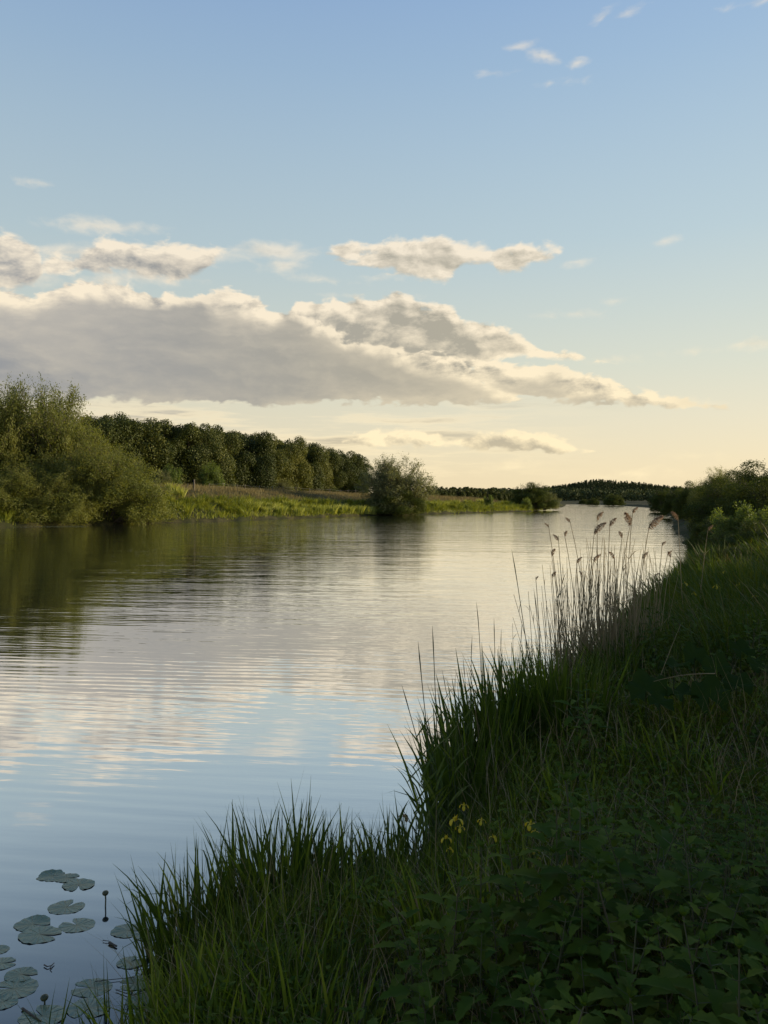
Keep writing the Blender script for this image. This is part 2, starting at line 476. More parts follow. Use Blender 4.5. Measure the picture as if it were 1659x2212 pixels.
M['butterbur'] = leafmat('butterbur_leaf', [(.018, .034, .006), (.024, .044, .008), (.034, .056, .010)], 0.25, 0.85, 0.05, 3.0)
M['bark'] = plain('bark', (.060, .048, .036), (.110, .092, .072), 3.0, 0.9, 0.1, (1, 1, .25))
M['post'] = plain('weathered_wood', (.085, .070, .055), (.150, .130, .105), 6.0, 0.85, 0.15, (1, 1, .2))
M['wire'] = plain('galvanised_wire', (.20, .19, .18), (.28, .27, .25), 5.0, 0.5, 0.5)
M['bud'] = plain('lily_bud', (.045, .05, .018), (.09, .085, .03), 30.0, 0.5, 0.4)
M['twig'] = plain('wet_twig', (.025, .018, .012), (.05, .036, .024), 30.0, 0.5, 0.4)


def pad_mat():
    m, t, out = mat('lily_pad')
    at = t.nodes.new('ShaderNodeTexCoord'); sp = t.nodes.new('ShaderNodeSeparateXYZ'); t.links.new(at.outputs['Object'], sp.inputs[0])
    x, y = N(t, sp.outputs[0]), N(t, sp.outputs[1])
    a = x._op('ARCTAN2', y) * 13.0
    rad = (x * x + y * y).pw(0.5)
    vein = (a + fbm(t, N(t, at.outputs['Object']), 9, 2) * 3.0)._op('SINE').step(0.72, 1.0)
    ns = fbm(t, N(t, at.outputs['Object']), 14, 4)
    oi = t.nodes.new('ShaderNodeObjectInfo'); rr = N(t, oi.outputs['Random'])
    base = mixc(t, (ns * 0.7 + rr * 0.3).step(0.3, 0.8), (.150, .190, .100), (.230, .265, .150))
    base = mixc(t, ns.step(0.66, 0.74) * 0.7, base, (.19, .15, .08))
    base = mixc(t, vein * 0.6, base, (.30, .33, .20))
    p = t.nodes.new('ShaderNodeBsdfPrincipled'); t.links.new(base.s, p.inputs['Base Color'])
    p.inputs['Roughness'].default_value = 0.34; p.inputs['Specular IOR Level'].default_value = 0.9
    bp = t.nodes.new('ShaderNodeBump'); bp.inputs['Strength'].default_value = 0.9; bp.inputs['Distance'].default_value = 0.012
    t.links.new((vein * -1.0 + ns * 1.2).s, bp.inputs['Height']); t.links.new(bp.outputs[0], p.inputs['Normal'])
    t.links.new(p.outputs[0], out.inputs[0]); return m


M['pad'] = pad_mat()


def water_mat():
    m, t, out = mat('river_water')
    g = t.nodes.new('ShaderNodeNewGeometry'); sp = t.nodes.new('ShaderNodeSeparateXYZ'); t.links.new(g.outputs['Position'], sp.inputs[0])
    x, y = N(t, sp.outputs[0]), N(t, sp.outputs[1])
    c, s_ = math.cos(WAVE_ROT), math.sin(WAVE_ROT)
    a = x * c + y * s_; b = y * c - x * s_              # b runs across the crests
    pos = N(t, g.outputs['Position'])
    # wind lanes and calm patches
    lane = fbm(t, comb(t, a * 0.03, b * 0.10, 0.0), 1.0, 3, 0.5).step(0.38, 0.62)
    w1 = fbm(t, comb(t, a * 0.7, b * 3.4, 1.0), 1.0, 3, 0.5)         # ripples about half a metre apart
    w2 = fbm(t, comb(t, a * 1.6, b * 7.0, 5.0), 1.0, 2, 0.5)          # fine wind ripple
    w3 = fbm(t, comb(t, a * 0.16, b * 0.55, 9.0), 1.0, 2, 0.5)        # slow swell
    wv = t.nodes.new('ShaderNodeTexWave'); wv.wave_type = 'BANDS'; wv.bands_direction = 'Y'; wv.wave_profile = 'SIN'
    t.links.new(comb(t, a * 0.28, b, 0.0).s, wv.inputs['Vector'])
    wv.inputs['Scale'].default_value = 1.35; wv.inputs['Distortion'].default_value = 7.0
    wv.inputs['Detail'].default_value = 2; wv.inputs['Detail Scale'].default_value = 0.55; wv.inputs['Detail Roughness'].default_value = 0.4
    # ripples are livelier out in the open, almost still by the lilies
    near = y.step(4.0, 15.0, 0.20, 1.0)
    h = (w1 * 0.018 * (lane * 0.5 + 0.5) + w2 * 0.008 * (lane * 0.8 + 0.2) + w3 * 0.05 + N(t, wv.outputs['Fac']) * 0.0030 * (1.0 - lane)) * near
    far = y.step(22.0, 85.0, 1.0, RIP_FAR)
    bp = t.nodes.new('ShaderNodeBump'); bp.inputs['Distance'].default_value = 1.0
    t.links.new((far * RIPPLE).s, bp.inputs['Strength'])
    t.links.new(h.s, bp.inputs['Height'])
    lw = t.nodes.new('ShaderNodeLayerWeight'); lw.inputs['Blend'].default_value = 0.5
    t.links.new(bp.outputs[0], lw.inputs['Normal'])
    fac = curve(t, N(t, lw.outputs['Facing']), [(0, .03), (.30, .06), (.42, .13), (.50, .28), (.60, .60), (.70, .83), (.85, .90), (1, .96)])
    gl = t.nodes.new('ShaderNodeBsdfGlossy'); gl.inputs['Roughness'].default_value = 0.03
    gl.inputs['Color'].default_value = (1, 1, 1, 1)
    df = t.nodes.new('ShaderNodeBsdfDiffuse'); df.inputs['Color'].default_value = (.012, .020, .024, 1)
    t.links.new(bp.outputs[0], gl.inputs['Normal'])
    p = t.nodes.new('ShaderNodeMixShader')
    t.links.new(fac.s, p.inputs[0]); t.links.new(df.outputs[0], p.inputs[1]); t.links.new(gl.outputs[0], p.inputs[2])
    t.links.new(p.outputs[0], out.inputs[0])
    return m


RIPPLE, WAVE_ROT, RIP_FAR = 0.5, math.radians(-7), 2.4

# ---------------------------------------------------------------- river and ground
LEFT = np.array([(-90, -160), (-62, -60), (-52, 20), (-42, 68), (-29, 88), (-20.7, 98), (-11, 117), (-2.4, 135), (9, 148), (25, 173), (36, 190),
                 (50, 236), (77, 330), (113, 480), (152, 640)], float)
RIGHT = np.array([(-58, -160), (-22, -50), (-9, -12), (-3.6, -2.0), (-2.1, 1.6), (-1.45, 3.0), (-1.16, 3.7), (-1.0, 4.3), (-0.72, 4.72), (0.0, 4.92), (0.26, 5.15), (0.42, 5.8),
                  (0.62, 6.8), (0.85, 7.6), (1.35, 8.3), (1.95, 9.0), (3.1, 11.2), (5.3, 16), (8.5, 22.5), (13.0, 32), (16.6, 42), (20.5, 52), (28.5, 75), (45, 120),
                  (75, 205), (100, 290), (123, 392), (140, 480), (153, 600)], float)
POLY = np.concatenate([LEFT, RIGHT[::-1]])


def seg_dist(p, line, closed=False):
    best = np.full(len(p), 1e9)
    n = len(line)
    for i in range(n if closed else n - 1):
        a, b = line[i], line[(i + 1) % n]; ab = b - a
        tt = np.clip(((p - a) @ ab) / (ab @ ab), 0, 1)
        best = np.minimum(best, np.hypot(*(p - a - tt[:, None] * ab).T))
    return best


def inside(p, poly):
    r = np.zeros(len(p), bool); n = len(poly)
    for i in range(n):
        (x1, y1), (x2, y2) = poly[i], poly[(i + 1) % n]
        c = (y1 > p[:, 1]) != (y2 > p[:, 1])
        r ^= c & (p[:, 0] < (x2 - x1) * (p[:, 1] - y1) / (y2 - y1 + 1e-12) + x1)
    return r


def vnoise(x, y, seed=0):
    """cheap smooth value noise"""
    xi, yi = np.floor(x).astype(int), np.floor(y).astype(int); fx, fy = x - xi, y - yi
    fx, fy = fx * fx * (3 - 2 * fx), fy * fy * (3 - 2 * fy)
    def h(i, j):
        k = (i * 374761393 + j * 668265263 + seed * 974711) & 0x7fffffff
        k = ((k ^ (k >> 13)) * 1274126177) & 0x7fffffff
        return ((k ^ (k >> 16)) & 0xffff) / 65535.0
    return (h(xi, yi) * (1 - fx) + h(xi + 1, yi) * fx) * (1 - fy) + (h(xi, yi + 1) * (1 - fx) + h(xi + 1, yi + 1) * fx) * fy


def shore(x, y):
    """signed distance to the water's edge (land positive) and which bank is nearer"""
    p = np.stack([x, y], 1)
    dl, dr = seg_dist(p, LEFT), seg_dist(p, RIGHT)
    s = np.minimum(dl, dr); s = np.where(inside(p, POLY), -s, s)
    return s, dl < dr


def ground_z(x, y):
    x, y = np.atleast_1d(np.asarray(x, float)), np.atleast_1d(np.asarray(y, float))
    s, left = shore(x, y)
    s = s + (vnoise(x * 0.9, y * 0.9, 3) - 0.5) * np.clip(np.hypot(x, y) * 0.02, 0.25, 1.4)
    zl = np.interp(s, [-40, -4, 0, .4, 3, 8, 13, 17, 60, 220, 600], [-3.5, -1.2, 0, .35, 1.0, 2.7, 4.2, 4.6, 4.9, 7.0, 9.0])
    zl *= np.interp(y, [0, 110, 135, 165, 195, 260, 340], [1, 1, .93, .78, .66, .55, .3])
    zr = np.interp(s, [-40, -4, 0, .35, 1, 2, 3, 8, 13, 20, 26, 60, 300], [-3.5, -1.4, 0, .22, .42, .72, .98, 1.25, 2.4, 5.9, 6.3, 3.5, 5.0])  # inland dyke stays unseen, its crest height shaped to shade the near bank
    zr = np.where(s > 3, 0.98 + (zr - 0.98) * np.interp(y, [0, 13, 26, 60, 200, 320], [1, 1, .74, .60, .5, .25]), zr)  # dyke crest lowered farther up so sun reaches the bushes
    z = np.where(left, zl, zr)
    land = np.clip(s / 2, 0, 1)
    z += land * ((vnoise(x * .45, y * .45, 1) - .5) * .30 + (vnoise(x * 1.7, y * 1.7, 2) - .5) * .10)
    # wooded rise far off beyond the bend
    z += land * (19 * np.exp(-(((x - 415) / 105) ** 2 + ((y - 1520) / 230) ** 2)) + 8 * np.exp(-(((x - 560) / 170) ** 2 + ((y - 1500) / 260) ** 2))
                 + 8 * np.exp(-(((x - 215) / 180) ** 2 + ((y - 1500) / 260) ** 2)))
    return z


def build_ground():
    rr = np.concatenate([[0], np.geomspace(0.6, 9000, 520)])
    az = np.radians(np.concatenate([np.linspace(-180, -34, 60, endpoint=False), np.linspace(-34, 34, 460, endpoint=False), np.linspace(34, 180, 60, endpoint=False)]))
    A, Q = np.meshgrid(az, rr)
    x, y = (Q * np.sin(A)).ravel(), (Q * np.cos(A)).ravel()
    v = np.stack([x, y, ground_z(x, y)], 1)
    na, nr = len(az), len(rr)
    i, j = np.meshgrid(np.arange(nr - 1), np.arange(na), indexing='ij'); j2 = (j + 1) % na
    f = np.stack([i * na + j, i * na + j2, (i + 1) * na + j2, (i + 1) * na + j], -1).reshape(-1, 4)
    m, t, out = mat('bank_soil')
    g = t.nodes.new('ShaderNodeNewGeometry'); pos = N(t, g.outputs['Position'])
    n1, n2 = fbm(t, pos, 0.35, 6, 0.65), fbm(t, pos, 6.0, 5, 0.6)
    colr = mixc(t, n1.step(0.35, 0.65), (.035, .042, .012), (.080, .070, .030))
    colr = mixc(t, n2.step(0.45, 0.7) * 0.6, colr, (.045, .036, .022))
    p = t.nodes.new('ShaderNodeBsdfPrincipled'); p.inputs['Roughness'].default_value = 0.95; p.inputs['Specular IOR Level'].default_value = 0.1
    t.links.new(colr.s, p.inputs['Base Color'])
    bp = t.nodes.new('ShaderNodeBump'); bp.inputs['Strength'].default_value = 0.7; bp.inputs['Distance'].default_value = 0.08
    t.links.new(n2.s, bp.inputs['Height']); t.links.new(bp.outputs[0], p.inputs['Normal'])
    t.links.new(p.outputs[0], out.inputs[0])
    tag(MB().add(v, f).build('ground', m, smooth=True), kind='structure')
    # the river surface: one level sheet, the land rises through it
    a = np.linspace(0, 2 * math.pi, 96, endpoint=False)
    wv = np.concatenate([[[0, 0, 0]], np.stack([1400 * np.cos(a), 1400 * np.sin(a) + 200, 0 * a], 1)])
    k = np.arange(96)
    tag(MB().add(wv, np.stack([0 * k, k + 1, (k + 1) % 96 + 1], 1)).build('river_water', water_mat()), kind='structure')


build_ground()


# ---------------------------------------------------------------- trees and shrubs
def branch_tree(stems, spread, levels, kids, droop, leaf_n, leaf_l, leaf_w, seed, up=0.25, len_dec=0.62, base_r=0.16, spray=0.5, first=0.25):
    """a many-stemmed willow in a unit-ish frame: returns branch tubes and leaves along the outer twigs"""
    rng = np.random.default_rng(seed)
    seg0, seg1, ra, rb = [], [], [], []
    cur = []
    for i in range(stems):
        az = rng.uniform(0, 2 * math.pi); tl = spread * math.sqrt(rng.uniform(0.02, 1))
        d = np.array([math.cos(az) * math.sin(tl), math.sin(az) * math.sin(tl), math.cos(tl)])
        cur.append((np.array([rng.normal() * .25, rng.normal() * .25, -0.2]), d, rng.uniform(.75, 1.1) * 6.0 * (1 - 0.25 * tl / spread), base_r * rng.uniform(.6, 1.1)))
    twigs = []
    for lv in range(levels):
        nxt = []
        for p, d, L, r in cur:
            n = 5; pts = [p]
            dd = d.copy()
            for k in range(n):
                dd = dd + rng.normal(size=3) * 0.11 + np.array([0, 0, up * 0.3 if lv < levels - 1 else -droop * 0.3])
                dd /= np.linalg.norm(dd)
                q = pts[-1] + dd * L / n
                pts.append(q)
                seg0.append(pts[-2]); seg1.append(q); ra.append(r * (1 - k / n * .6)); rb.append(r * (1 - (k + 1) / n * .6))
            if lv == levels - 1:
                twigs.append(np.array(pts))
            else:
                for k in range(kids):
                    f = first + (1 - first) * (k + rng.uniform(.2, 1)) / kids; f = min(f, 1.0)
                    i0 = min(int(f * n), n - 1); b = pts[i0] + (pts[i0 + 1] - pts[i0]) * (f * n - i0)
                    ax = unit(rng.normal(size=3)); dr = unit((pts[i0 + 1] - pts[i0]) / L * n + ax * rng.uniform(.5, 1.0) + np.array([0, 0, up]))
                    nxt.append((b, dr, L * len_dec * rng.uniform(.6, 1.15), r * .42))
                nxt.append((pts[-1], dd, L * len_dec * .8, r * .4))
        cur = nxt
    T = np.array(twigs)                                     # (n, 6, 3)
    n = len(T)
    idx = rng.integers(0, n, n * leaf_n); f = rng.uniform(0.05, 1, len(idx)) * 5
    i0 = np.minimum(f.astype(int), 4); w = (f - i0)[:, None]
    c = T[idx, i0] * (1 - w) + T[idx, i0 + 1] * w
    ax = unit(T[idx, i0 + 1] - T[idx, i0])
    out_ = unit(rng.normal(size=c.shape)); al = unit(ax * 0.8 + out_ * spray + np.array([0, 0, -droop * .3]))
    nr = unit(rng.normal(size=c.shape) * .7 + np.array([0, 0, .6]) + unit(c - T.reshape(-1, 3).mean(0)) * .5)
    L = leaf_l * rng.uniform(.6, 1.3, len(c))
    c = c + al * L[:, None] * .5 + rng.normal(size=c.shape) * .17
    return (np.array(seg0), np.array(seg1), np.array(ra), np.array(rb)), (c, nr, al, L, leaf_w * rng.uniform(.7, 1.3, len(c)))


def shrub_proto(name, leafm, fill=None, airy=1.02, **kw):
    """an Empty with two parts, stems and foliage; scaled so that it is 1 wide and 1 tall"""
    (a, b, ra, rb), (c, nr, al, L, W) = branch_tree(**kw)
    lo, hi = np.percentile(c, .4, axis=0), np.percentile(c, 99.7, axis=0)
    sx = 1.0 / max(hi[0] - lo[0], hi[1] - lo[1]); sz = 1.0 / hi[2]
    S = np.array([sx, sx, sz]); off = np.array([(lo[0] + hi[0]) / 2, (lo[1] + hi[1]) / 2, 0])
    def keep(p, lim):
        q = (p - off) * S
        return (q[:, 0] / .5) ** 2 + (q[:, 1] / .5) ** 2 + ((q[:, 2] - .32) / .68) ** 2 < lim
    kk = keep(c, airy + .24 * R.uniform(size=len(c))); c, nr, al, L, W = c[kk], nr[kk], al[kk], L[kk], W[kk]
    kb = keep(b, airy); a, b, ra, rb = a[kb], b[kb], ra[kb], rb[kb]
    ob = empty(name)
    v, f = tubes(a, b, ra, rb, 4)
    st = MB().add((v - off) * S, f).build('stems', M['bark'], ob, True)
    v, f = leaves(c, nr, al, L, W)
    fb = MB().add((v - off) * S, f)
    if fill:
        rng = np.random.default_rng(kw['seed'] + 500); lumps = fill[1]
        a_ = rng.uniform(0, 2 * math.pi, lumps); q = rng.uniform(0, 1, lumps) ** .8; el = np.arccos(1 - q * (1 + .12))
        R0 = rng.uniform(.52, .86, lumps) * fill[3]
        cs = np.stack([np.sin(np.minimum(el, 1.6)) * np.cos(a_) * .5 * R0, np.sin(np.minimum(el, 1.6)) * np.sin(a_) * .5 * R0, .12 + np.maximum(np.cos(el), 0) * .80 * R0], 1)
        cs[:, 2] = np.maximum(cs[:, 2], .10)
        rs = rng.uniform(.06, .14, lumps); k_ = rng.choice(lumps, fill[0], p=rs ** 2 / np.sum(rs ** 2)); n_ = fill[0]
        d = unit(rng.normal(size=(n_, 3)) + [0, 0, .2]); c_ = cs[k_] + d * (rs[k_] * (.6 + .55 * rng.uniform(0, 1, n_)))[:, None]
        c_[:, 2] = np.maximum(c_[:, 2], .01)
        nr_ = unit(d + rng.normal(size=(n_, 3)) * .5); al_ = unit(rng.normal(size=(n_, 3)) * [1, 1, .7] + d * .7 - [0, 0, .2])
        v, f = leaves(c_, nr_, al_, fill[2] * rng.uniform(.6, 1.4, n_), fill[2] * .42 * rng.uniform(.7, 1.3, n_)); fb.add(v, f)
    fo = fb.build('foliage', leafm, ob)
    return ob


def blob_tree(name, leafm, seed, lumps=26, n=9000, size=0.045, trunk=True, low=0.18, cone=0.0, squash=1.0):
    """a woodland tree, 1 tall and about 0.75 wide: trunk with limbs, crown of clumps of leaf sprays"""
    rng = np.random.default_rng(seed)
    ob = empty(name)
    cs, rs = [], []
    for i in range(lumps):
        h = low + (0.88 - low) * (i + rng.uniform(0, 1)) / lumps
        env = math.sin(math.pi * min(max((h - low + .16) / (1.14 - low), 0), 1)) ** 0.5 * 0.36 * (1 - cone * h)
        a = rng.uniform(0, 2 * math.pi); rr = env * math.sqrt(rng.uniform(0.15, 1))
        cs.append((rr * math.cos(a), rr * math.sin(a), h)); rs.append(rng.uniform(.07, .19) * (1.15 - .4 * h))
    cs, rs = np.array(cs), np.array(rs)
    w = rs ** 2 / np.sum(rs ** 2); k = rng.choice(lumps, n, p=w)
    d = unit(rng.normal(size=(n, 3)) + np.array([0, 0, .25]))
    rad = rs[k] * (0.72 + 0.42 * rng.uniform(0, 1, n) ** .8)
    c = cs[k] + d * rad[:, None] * np.array([1, 1, squash])
    c = c + rng.normal(size=c.shape) * .010
    nr = unit(d * 1.0 + rng.normal(size=(n, 3)) * .6); al = unit(rng.normal(size=(n, 3)) + np.array([0, 0, -.3]))
    v, f = leaves(c, nr, al, size * rng.uniform(.6, 1.4, n), size * .62 * rng.uniform(.6, 1.4, n))
    MB().add(v, f).build('crown', leafm, ob)
    p = np.array([[0, 0, -.03], [.01, 0, .25], [0, .01, .5], [.01, 0, .8]])
    tb = MB(); tb.add(*pipe(p, [.028, .02, .014, .004], 7))
    a0 = np.tile([[0.005, 0, .3]], (lumps, 1)) + rng.normal(size=(lumps, 3)) * [0, 0, .08]; a0[:, 2] = np.minimum(a0[:, 2] + .25 * cs[:, 2], cs[:, 2])
    tb.add(*tubes(a0, cs, .008, .002, 4)); tb.build('trunk', M['bark'], ob, True)
    return ob


def place(proto, x, y, w, h, rz, name=None, label=None, cat='tree', group=None, first=set(), d=None, z=None):
    if proto.as_pointer() in first: o = copy_tree(proto)
    else: o = proto; first.add(proto.as_pointer())
    zz = float(ground_z(x, y)[0]) if z is None else z
    o.location = (x, y, zz); o.scale = (w, d or w, h); o.rotation_euler = (0, 0, rz)
    if name: o.name = name
    return tag(o, label, cat, group)


big = dict(stems=24, spread=.95, levels=3, kids=8, droop=.35, leaf_n=60, leaf_l=.17, leaf_w=.062, up=.12, base_r=.09, spray=.8)
W1 = shrub_proto('willow_tree', M['willow'], (26000, 90, .019, .92), airy=1.25, seed=3, **big)
W2 = shrub_proto('willow_shrub', M['willow'], (42000, 110, .019, 1.06), airy=.98, seed=11, **dict(big, spread=1.25, droop=.55, up=.04, kids=6))
W3 = shrub_proto('grey_willow_shrub', M['willow_grey'], (20000, 70, .024, .86), airy=1.15, seed=21, **dict(big, spread=1.0, stems=16, leaf_n=36, droop=.1, up=.2, leaf_w=.10))
W4 = shrub_proto('bank_shrub', M['dark_bush'], (42000, 80, .024, 1.12), airy=.92, seed=31, **dict(big, spread=1.2, stems=15, leaf_n=16, leaf_w=.13, droop=.3, up=.05))
W5 = shrub_proto('leafy_shrub', M['bright_bush'], (7000, 40, .05, .9), seed=41, **dict(big, spread=.9, stems=12, leaf_n=22, leaf_l=.34, leaf_w=.17, droop=.0, up=.3, kids=5))
OK_ = [blob_tree('woodland_tree', M['oak'], s, lumps=lu, n=26000, size=.024, low=lo) for s, lu, lo in ((1, 30, .08), (2, 36, .06), (4, 26, .10), (5, 32, .07))]


def px(x, Y): return atY(x, Y)


# the big willows that hang over the water on the left
place(W1, px(88, 92), 92, 15, 16.2, .3, 'willow_tree', 'tall many-stemmed willow with a twiggy open top on the left bank', 'tree', z=0.6)
place(W2, px(245, 88), 88, 13.5, 9.6, 1.2, 'willow_shrub', 'broad drooping willow leaning over the water beside the sunlit grassy bank', 'shrub', z=0.1)
place(W2, px(150, 90), 90, 13, 11.5, 3.9, 'willow_shrub', 'dark dense willow between the tall twiggy willow and the drooping one', 'shrub', z=0.2)
place(W1, px(-40, 88), 88, 13, 15.0, 2.2, 'willow_tree', 'willow with spiky upright twigs at the left edge of the photo', 'tree', z=0.5)
place(W2, px(115, 83), 83, 11, 6.5, 5.6, 'willow_shrub', 'low willow boughs hanging to the water below the tall willow', 'shrub', z=0.0)
place(W2, px(10, 82), 82, 12, 7.0, 2.6, 'willow_shrub', 'dark willow boughs hanging to the water at the left edge', 'shrub', z=0.0)
place(W4, px(30, 84), 84, 9, 4.6, 0.4, 'bank_shrub', 'low dark shrub in the shade under the willows at the left edge', 'shrub', z=0.1)
place(W3, px(853, 141), 141, 14.0, 10.6, 2.0, 'grey_willow_shrub', 'rounded grey-green willow shrub alone at the water past the end of the wood', 'shrub', z=0.2)
place(W4, px(860, 139), 139, 10.0, 5.4, 0.9, 'bank_shrub', 'dense dark shrub filling the foot of the lone grey-green willow', 'shrub', z=0.1)
place(W5, px(1055, 178), 178, 2.6, 3.4, .7, 'leafy_shrub', 'small bright green bush on the grassy bank right of the lone willow', 'shrub')
place(W4, px(1150, 205), 205, 12.0, 7.4, 1.9, 'bank_shrub', 'tall rounded dark shrub on the point of the left bank', 'shrub', z=.6)
place(W3, px(1180, 208), 208, 8.0, 5.0, .2, 'grey_willow_shrub', 'low sunlit shrub sloping to the water at the tip of the left bank', 'shrub', z=.2)
place(W5, px(1137, 192), 192, 3.2, 3.2, 2.2, 'leafy_shrub', 'small light green bush in front of the rounded dark shrub on the point', 'shrub', z=.4)
place(W4, px(1282, 405), 405, 6.5, 4.2, 1.4, 'bank_shrub', 'small round bush on the far strip of land beyond the bend', 'shrub', z=.3)
place(W4, px(1325, 385), 385, 10.5, 6.4, 4.0, 'bank_shrub', 'wider dark bush on the far strip of land beyond the bend', 'shrub', z=.3)
place(W4, px(1262, 520), 520, 7.5, 4.0, 3.0, 'bank_shrub', 'faint low bush at the left end of the far strip of land', 'shrub', z=.3)
# right bank
for x, Y, w, h, r, pr, nm, lb in [
    (1432, 172, 6, 5.2, .3, W4, 'bank_shrub', 'farthest dark bush of the right bank where it meets the far water'),
    (1466, 118, 4.6, 4.4, 1.5, W4, 'bank_shrub', 'low dark bush of the right bank just before the farthest one'),
    (1500, 84, 4.4, 4.4, 2.6, W4, 'bank_shrub', 'dark bush of the right bank standing over its own reflection'),
    (1556, 62, 4.8, 4.9, .9, W2, 'willow_tree', 'willow with a feathery rounded top above the dark bushes on the right bank'),
    (1648, 50, 6.0, 4.8, 3.7, W4, 'bank_shrub', 'tall dark bush at the right edge of the photo behind the bright leafy bush'),
    (1600, 57, 5.6, 4.5, 2.1, W4, 'bank_shrub', 'dark bush filling the gap right of the feathery willow'),
    (1566, 42, 4.2, 3.35, 4.4, W4, 'bank_shrub', 'large dark round bush overhanging the water on the right bank'),
    (1636, 38, 4.4, 3.2, 5.2, W4, 'bank_shrub', 'dark bush behind the bright leafy bush at the right edge'),
    (1586, 29, 1.9, 2.05, .5, W5, 'leafy_shrub', 'upright bright green leafy bush catching the sun on the right bank'),
    (1660, 27, 1.9, 1.7, 2.5, W5, 'leafy_shrub', 'bright green bush at the right edge next to the upright leafy one'),
    (1572, 27, 1.6, 1.15, 1.1, W4, 'bank_shrub', 'low dark bramble mound below the bright leafy bush by the water'),
    (1650, 24, 2.6, 1.25, 3.1, W4, 'bank_shrub', 'low dark bramble mound at the right edge below the bright bushes'),
    (1550, 35, 2.4, 1.7, 2.0, W4, 'bank_shrub', 'dark bramble hanging over the small patch of open water'),
    (1600, 33, 3.0, 1.7, 0.2, W4, 'bank_shrub', 'dark bramble mound just behind the upright leafy bush'),
    (1610, 21, 2.0, .85, 0.8, W4, 'bank_shrub', 'lowest bramble mound where the rough grass begins'),
    (1560, 22.5, 1.9, .8, 4.8, W4, 'bank_shrub', 'flat bramble patch on the edge left of the lowest mound')]:
    X = px(x, Y); gz = max(float(ground_z(X, Y)[0]) - .1, 0.05)
    place(pr, X, Y, w, h + EYE * 0 + (0.6 - gz if Y > 45 else 0), r, nm, lb, 'tree' if 'tree' in nm else 'shrub', None, z=gz)


def wood():
    """the wood on the left: rows of separate trees behind the dyke, running away to the right"""
    G = 'trees of the dark wood behind the left bank'
    # crown outline of the front row as the photo shows it: x, top y, distance
    xs = [205, 232, 262, 300, 335, 372, 408, 446, 478, 512, 540, 566, 600, 628, 655, 682, 708, 732, 752, 768]
    tops = [905, 892, 898, 908, 903, 914, 913, 922, 920, 933, 931, 940, 950, 944, 957, 961, 972, 970, 978, 986]
    ds = np.interp(xs, [205, 446, 600, 768], [150, 172, 205, 262])
    words = ['dark tree rising just right of the tall willow', 'tree whose top peaks highest above the wood']
    n = len(xs)
    k = 0
    for i, (x, ty, d) in enumerate(zip(xs, tops, ds)):
        d = float(d + R.uniform(-4, 4)); X = px(x, d); gz = float(ground_z(X, d)[0])
        h = (HY - ty) / F * d + EYE - gz
        lab = f'broadleaf tree of the wood edge, {ORD[i]} from the left along its front row'
        place(OK_[i % 4], X, d, h * R.uniform(.85, 1.1), h * 1.03, R.uniform(0, 6.28), 'woodland_tree', lab, 'tree', G)
        k += 1
    for row, (dy, ht) in enumerate(((15, 1.0), (32, .97))):
        for i in range(17):
            x = 190 + i * 35 + R.uniform(-9, 9); d = float(np.interp(x, [205, 446, 600, 768], [150, 172, 205, 262])) + dy
            if x > 750: continue
            ty = float(np.interp(x, xs, tops)) + R.uniform(0, 10) + row * 4; X = px(x, d); gz = float(ground_z(X, d)[0])
            h = (HY - ty) / F * d + EYE - gz
            place(OK_[(i + row) % 4], X, d, h * R.uniform(.9, 1.15), h, R.uniform(0, 6.28), 'woodland_tree',
                  'broadleaf tree standing deeper in the wood behind its front row, only its top in view', 'tree', G)
    # undergrowth shrubs at the foot of the wood
    for j, (x, d, w, h, pr, nm, lb) in enumerate([
        (372, 134, 4.2, 4.6, W5, 'leafy_shrub', 'sunlit light green bush at the foot of the wood next to the willow'),
        (352, 128, 3.0, 3.4, W3, 'grey_willow_shrub', 'pale grey-green bush between the willow and the wood'),
        (560, 188, 4.0, 2.6, W4, 'bank_shrub', 'small dark bush at the foot of the wood in the middle of its edge'),
        (612, 196, 5.0, 4.6, W3, 'grey_willow_shrub', 'pale bush standing against the foot of the dark wood'),
        (716, 225, 6.4, 3.6, W4, 'bank_shrub', 'low round dark bush near the far end of the wood'),
        (772, 245, 8.0, 7.0, W4, 'bank_shrub', 'bush at the very end of the wood beside the gap'),
        (455, 158, 6.5, 7.0, W5, 'leafy_shrub', 'bright leafy bush lit by the sun low on the wood edge')]):
        place(pr, px(x, d), d, w, h, R.uniform(0, 6), nm, lb, 'shrub')


ORD = ['first', 'second', 'third', 'fourth', 'fifth', 'sixth', 'seventh', 'eighth', 'ninth', 'tenth', 'eleventh', 'twelfth', 'thirteenth', 'fourteenth',
       'fifteenth', 'sixteenth', 'seventeenth', 'eighteenth', 'nineteenth', 'twentieth', 'twenty-first', 'twenty-second', 'twenty-third', 'twenty-fourth',
       'twenty-fifth', 'twenty-sixth', 'twenty-seventh', 'twenty-eighth', 'twenty-ninth', 'thirtieth', 'thirty-first', 'thirty-second']
wood()


def plantation():
    """an even row of young trees far behind the left bank, each a tree"""
    rows = []
    pr = blob_tree('plantation_tree', M['oak'], 9, lumps=14, n=1800, size=.075, low=.12)
    i = 0
    for x in np.arange(915, 1112, 6.6):
        d = 470 + (x - 915) * .25; X = px(x, d); gz = float(ground_z(X, d)[0])
        ty = np.interp(x, [915, 960, 1060, 1112], [1047, 1049, 1053, 1060]) + R.uniform(-1.5, 1.5); h = (HY - ty) / F * d + EYE - gz
        place(pr, X, d, h * .8, h, R.uniform(0, 6), 'plantation_tree', f'slim tree of the even far row behind the left bank, {ORD[i]} from its left end', 'tree',
              'slim trees of the even far row behind the left bank'); i += 1


plantation()


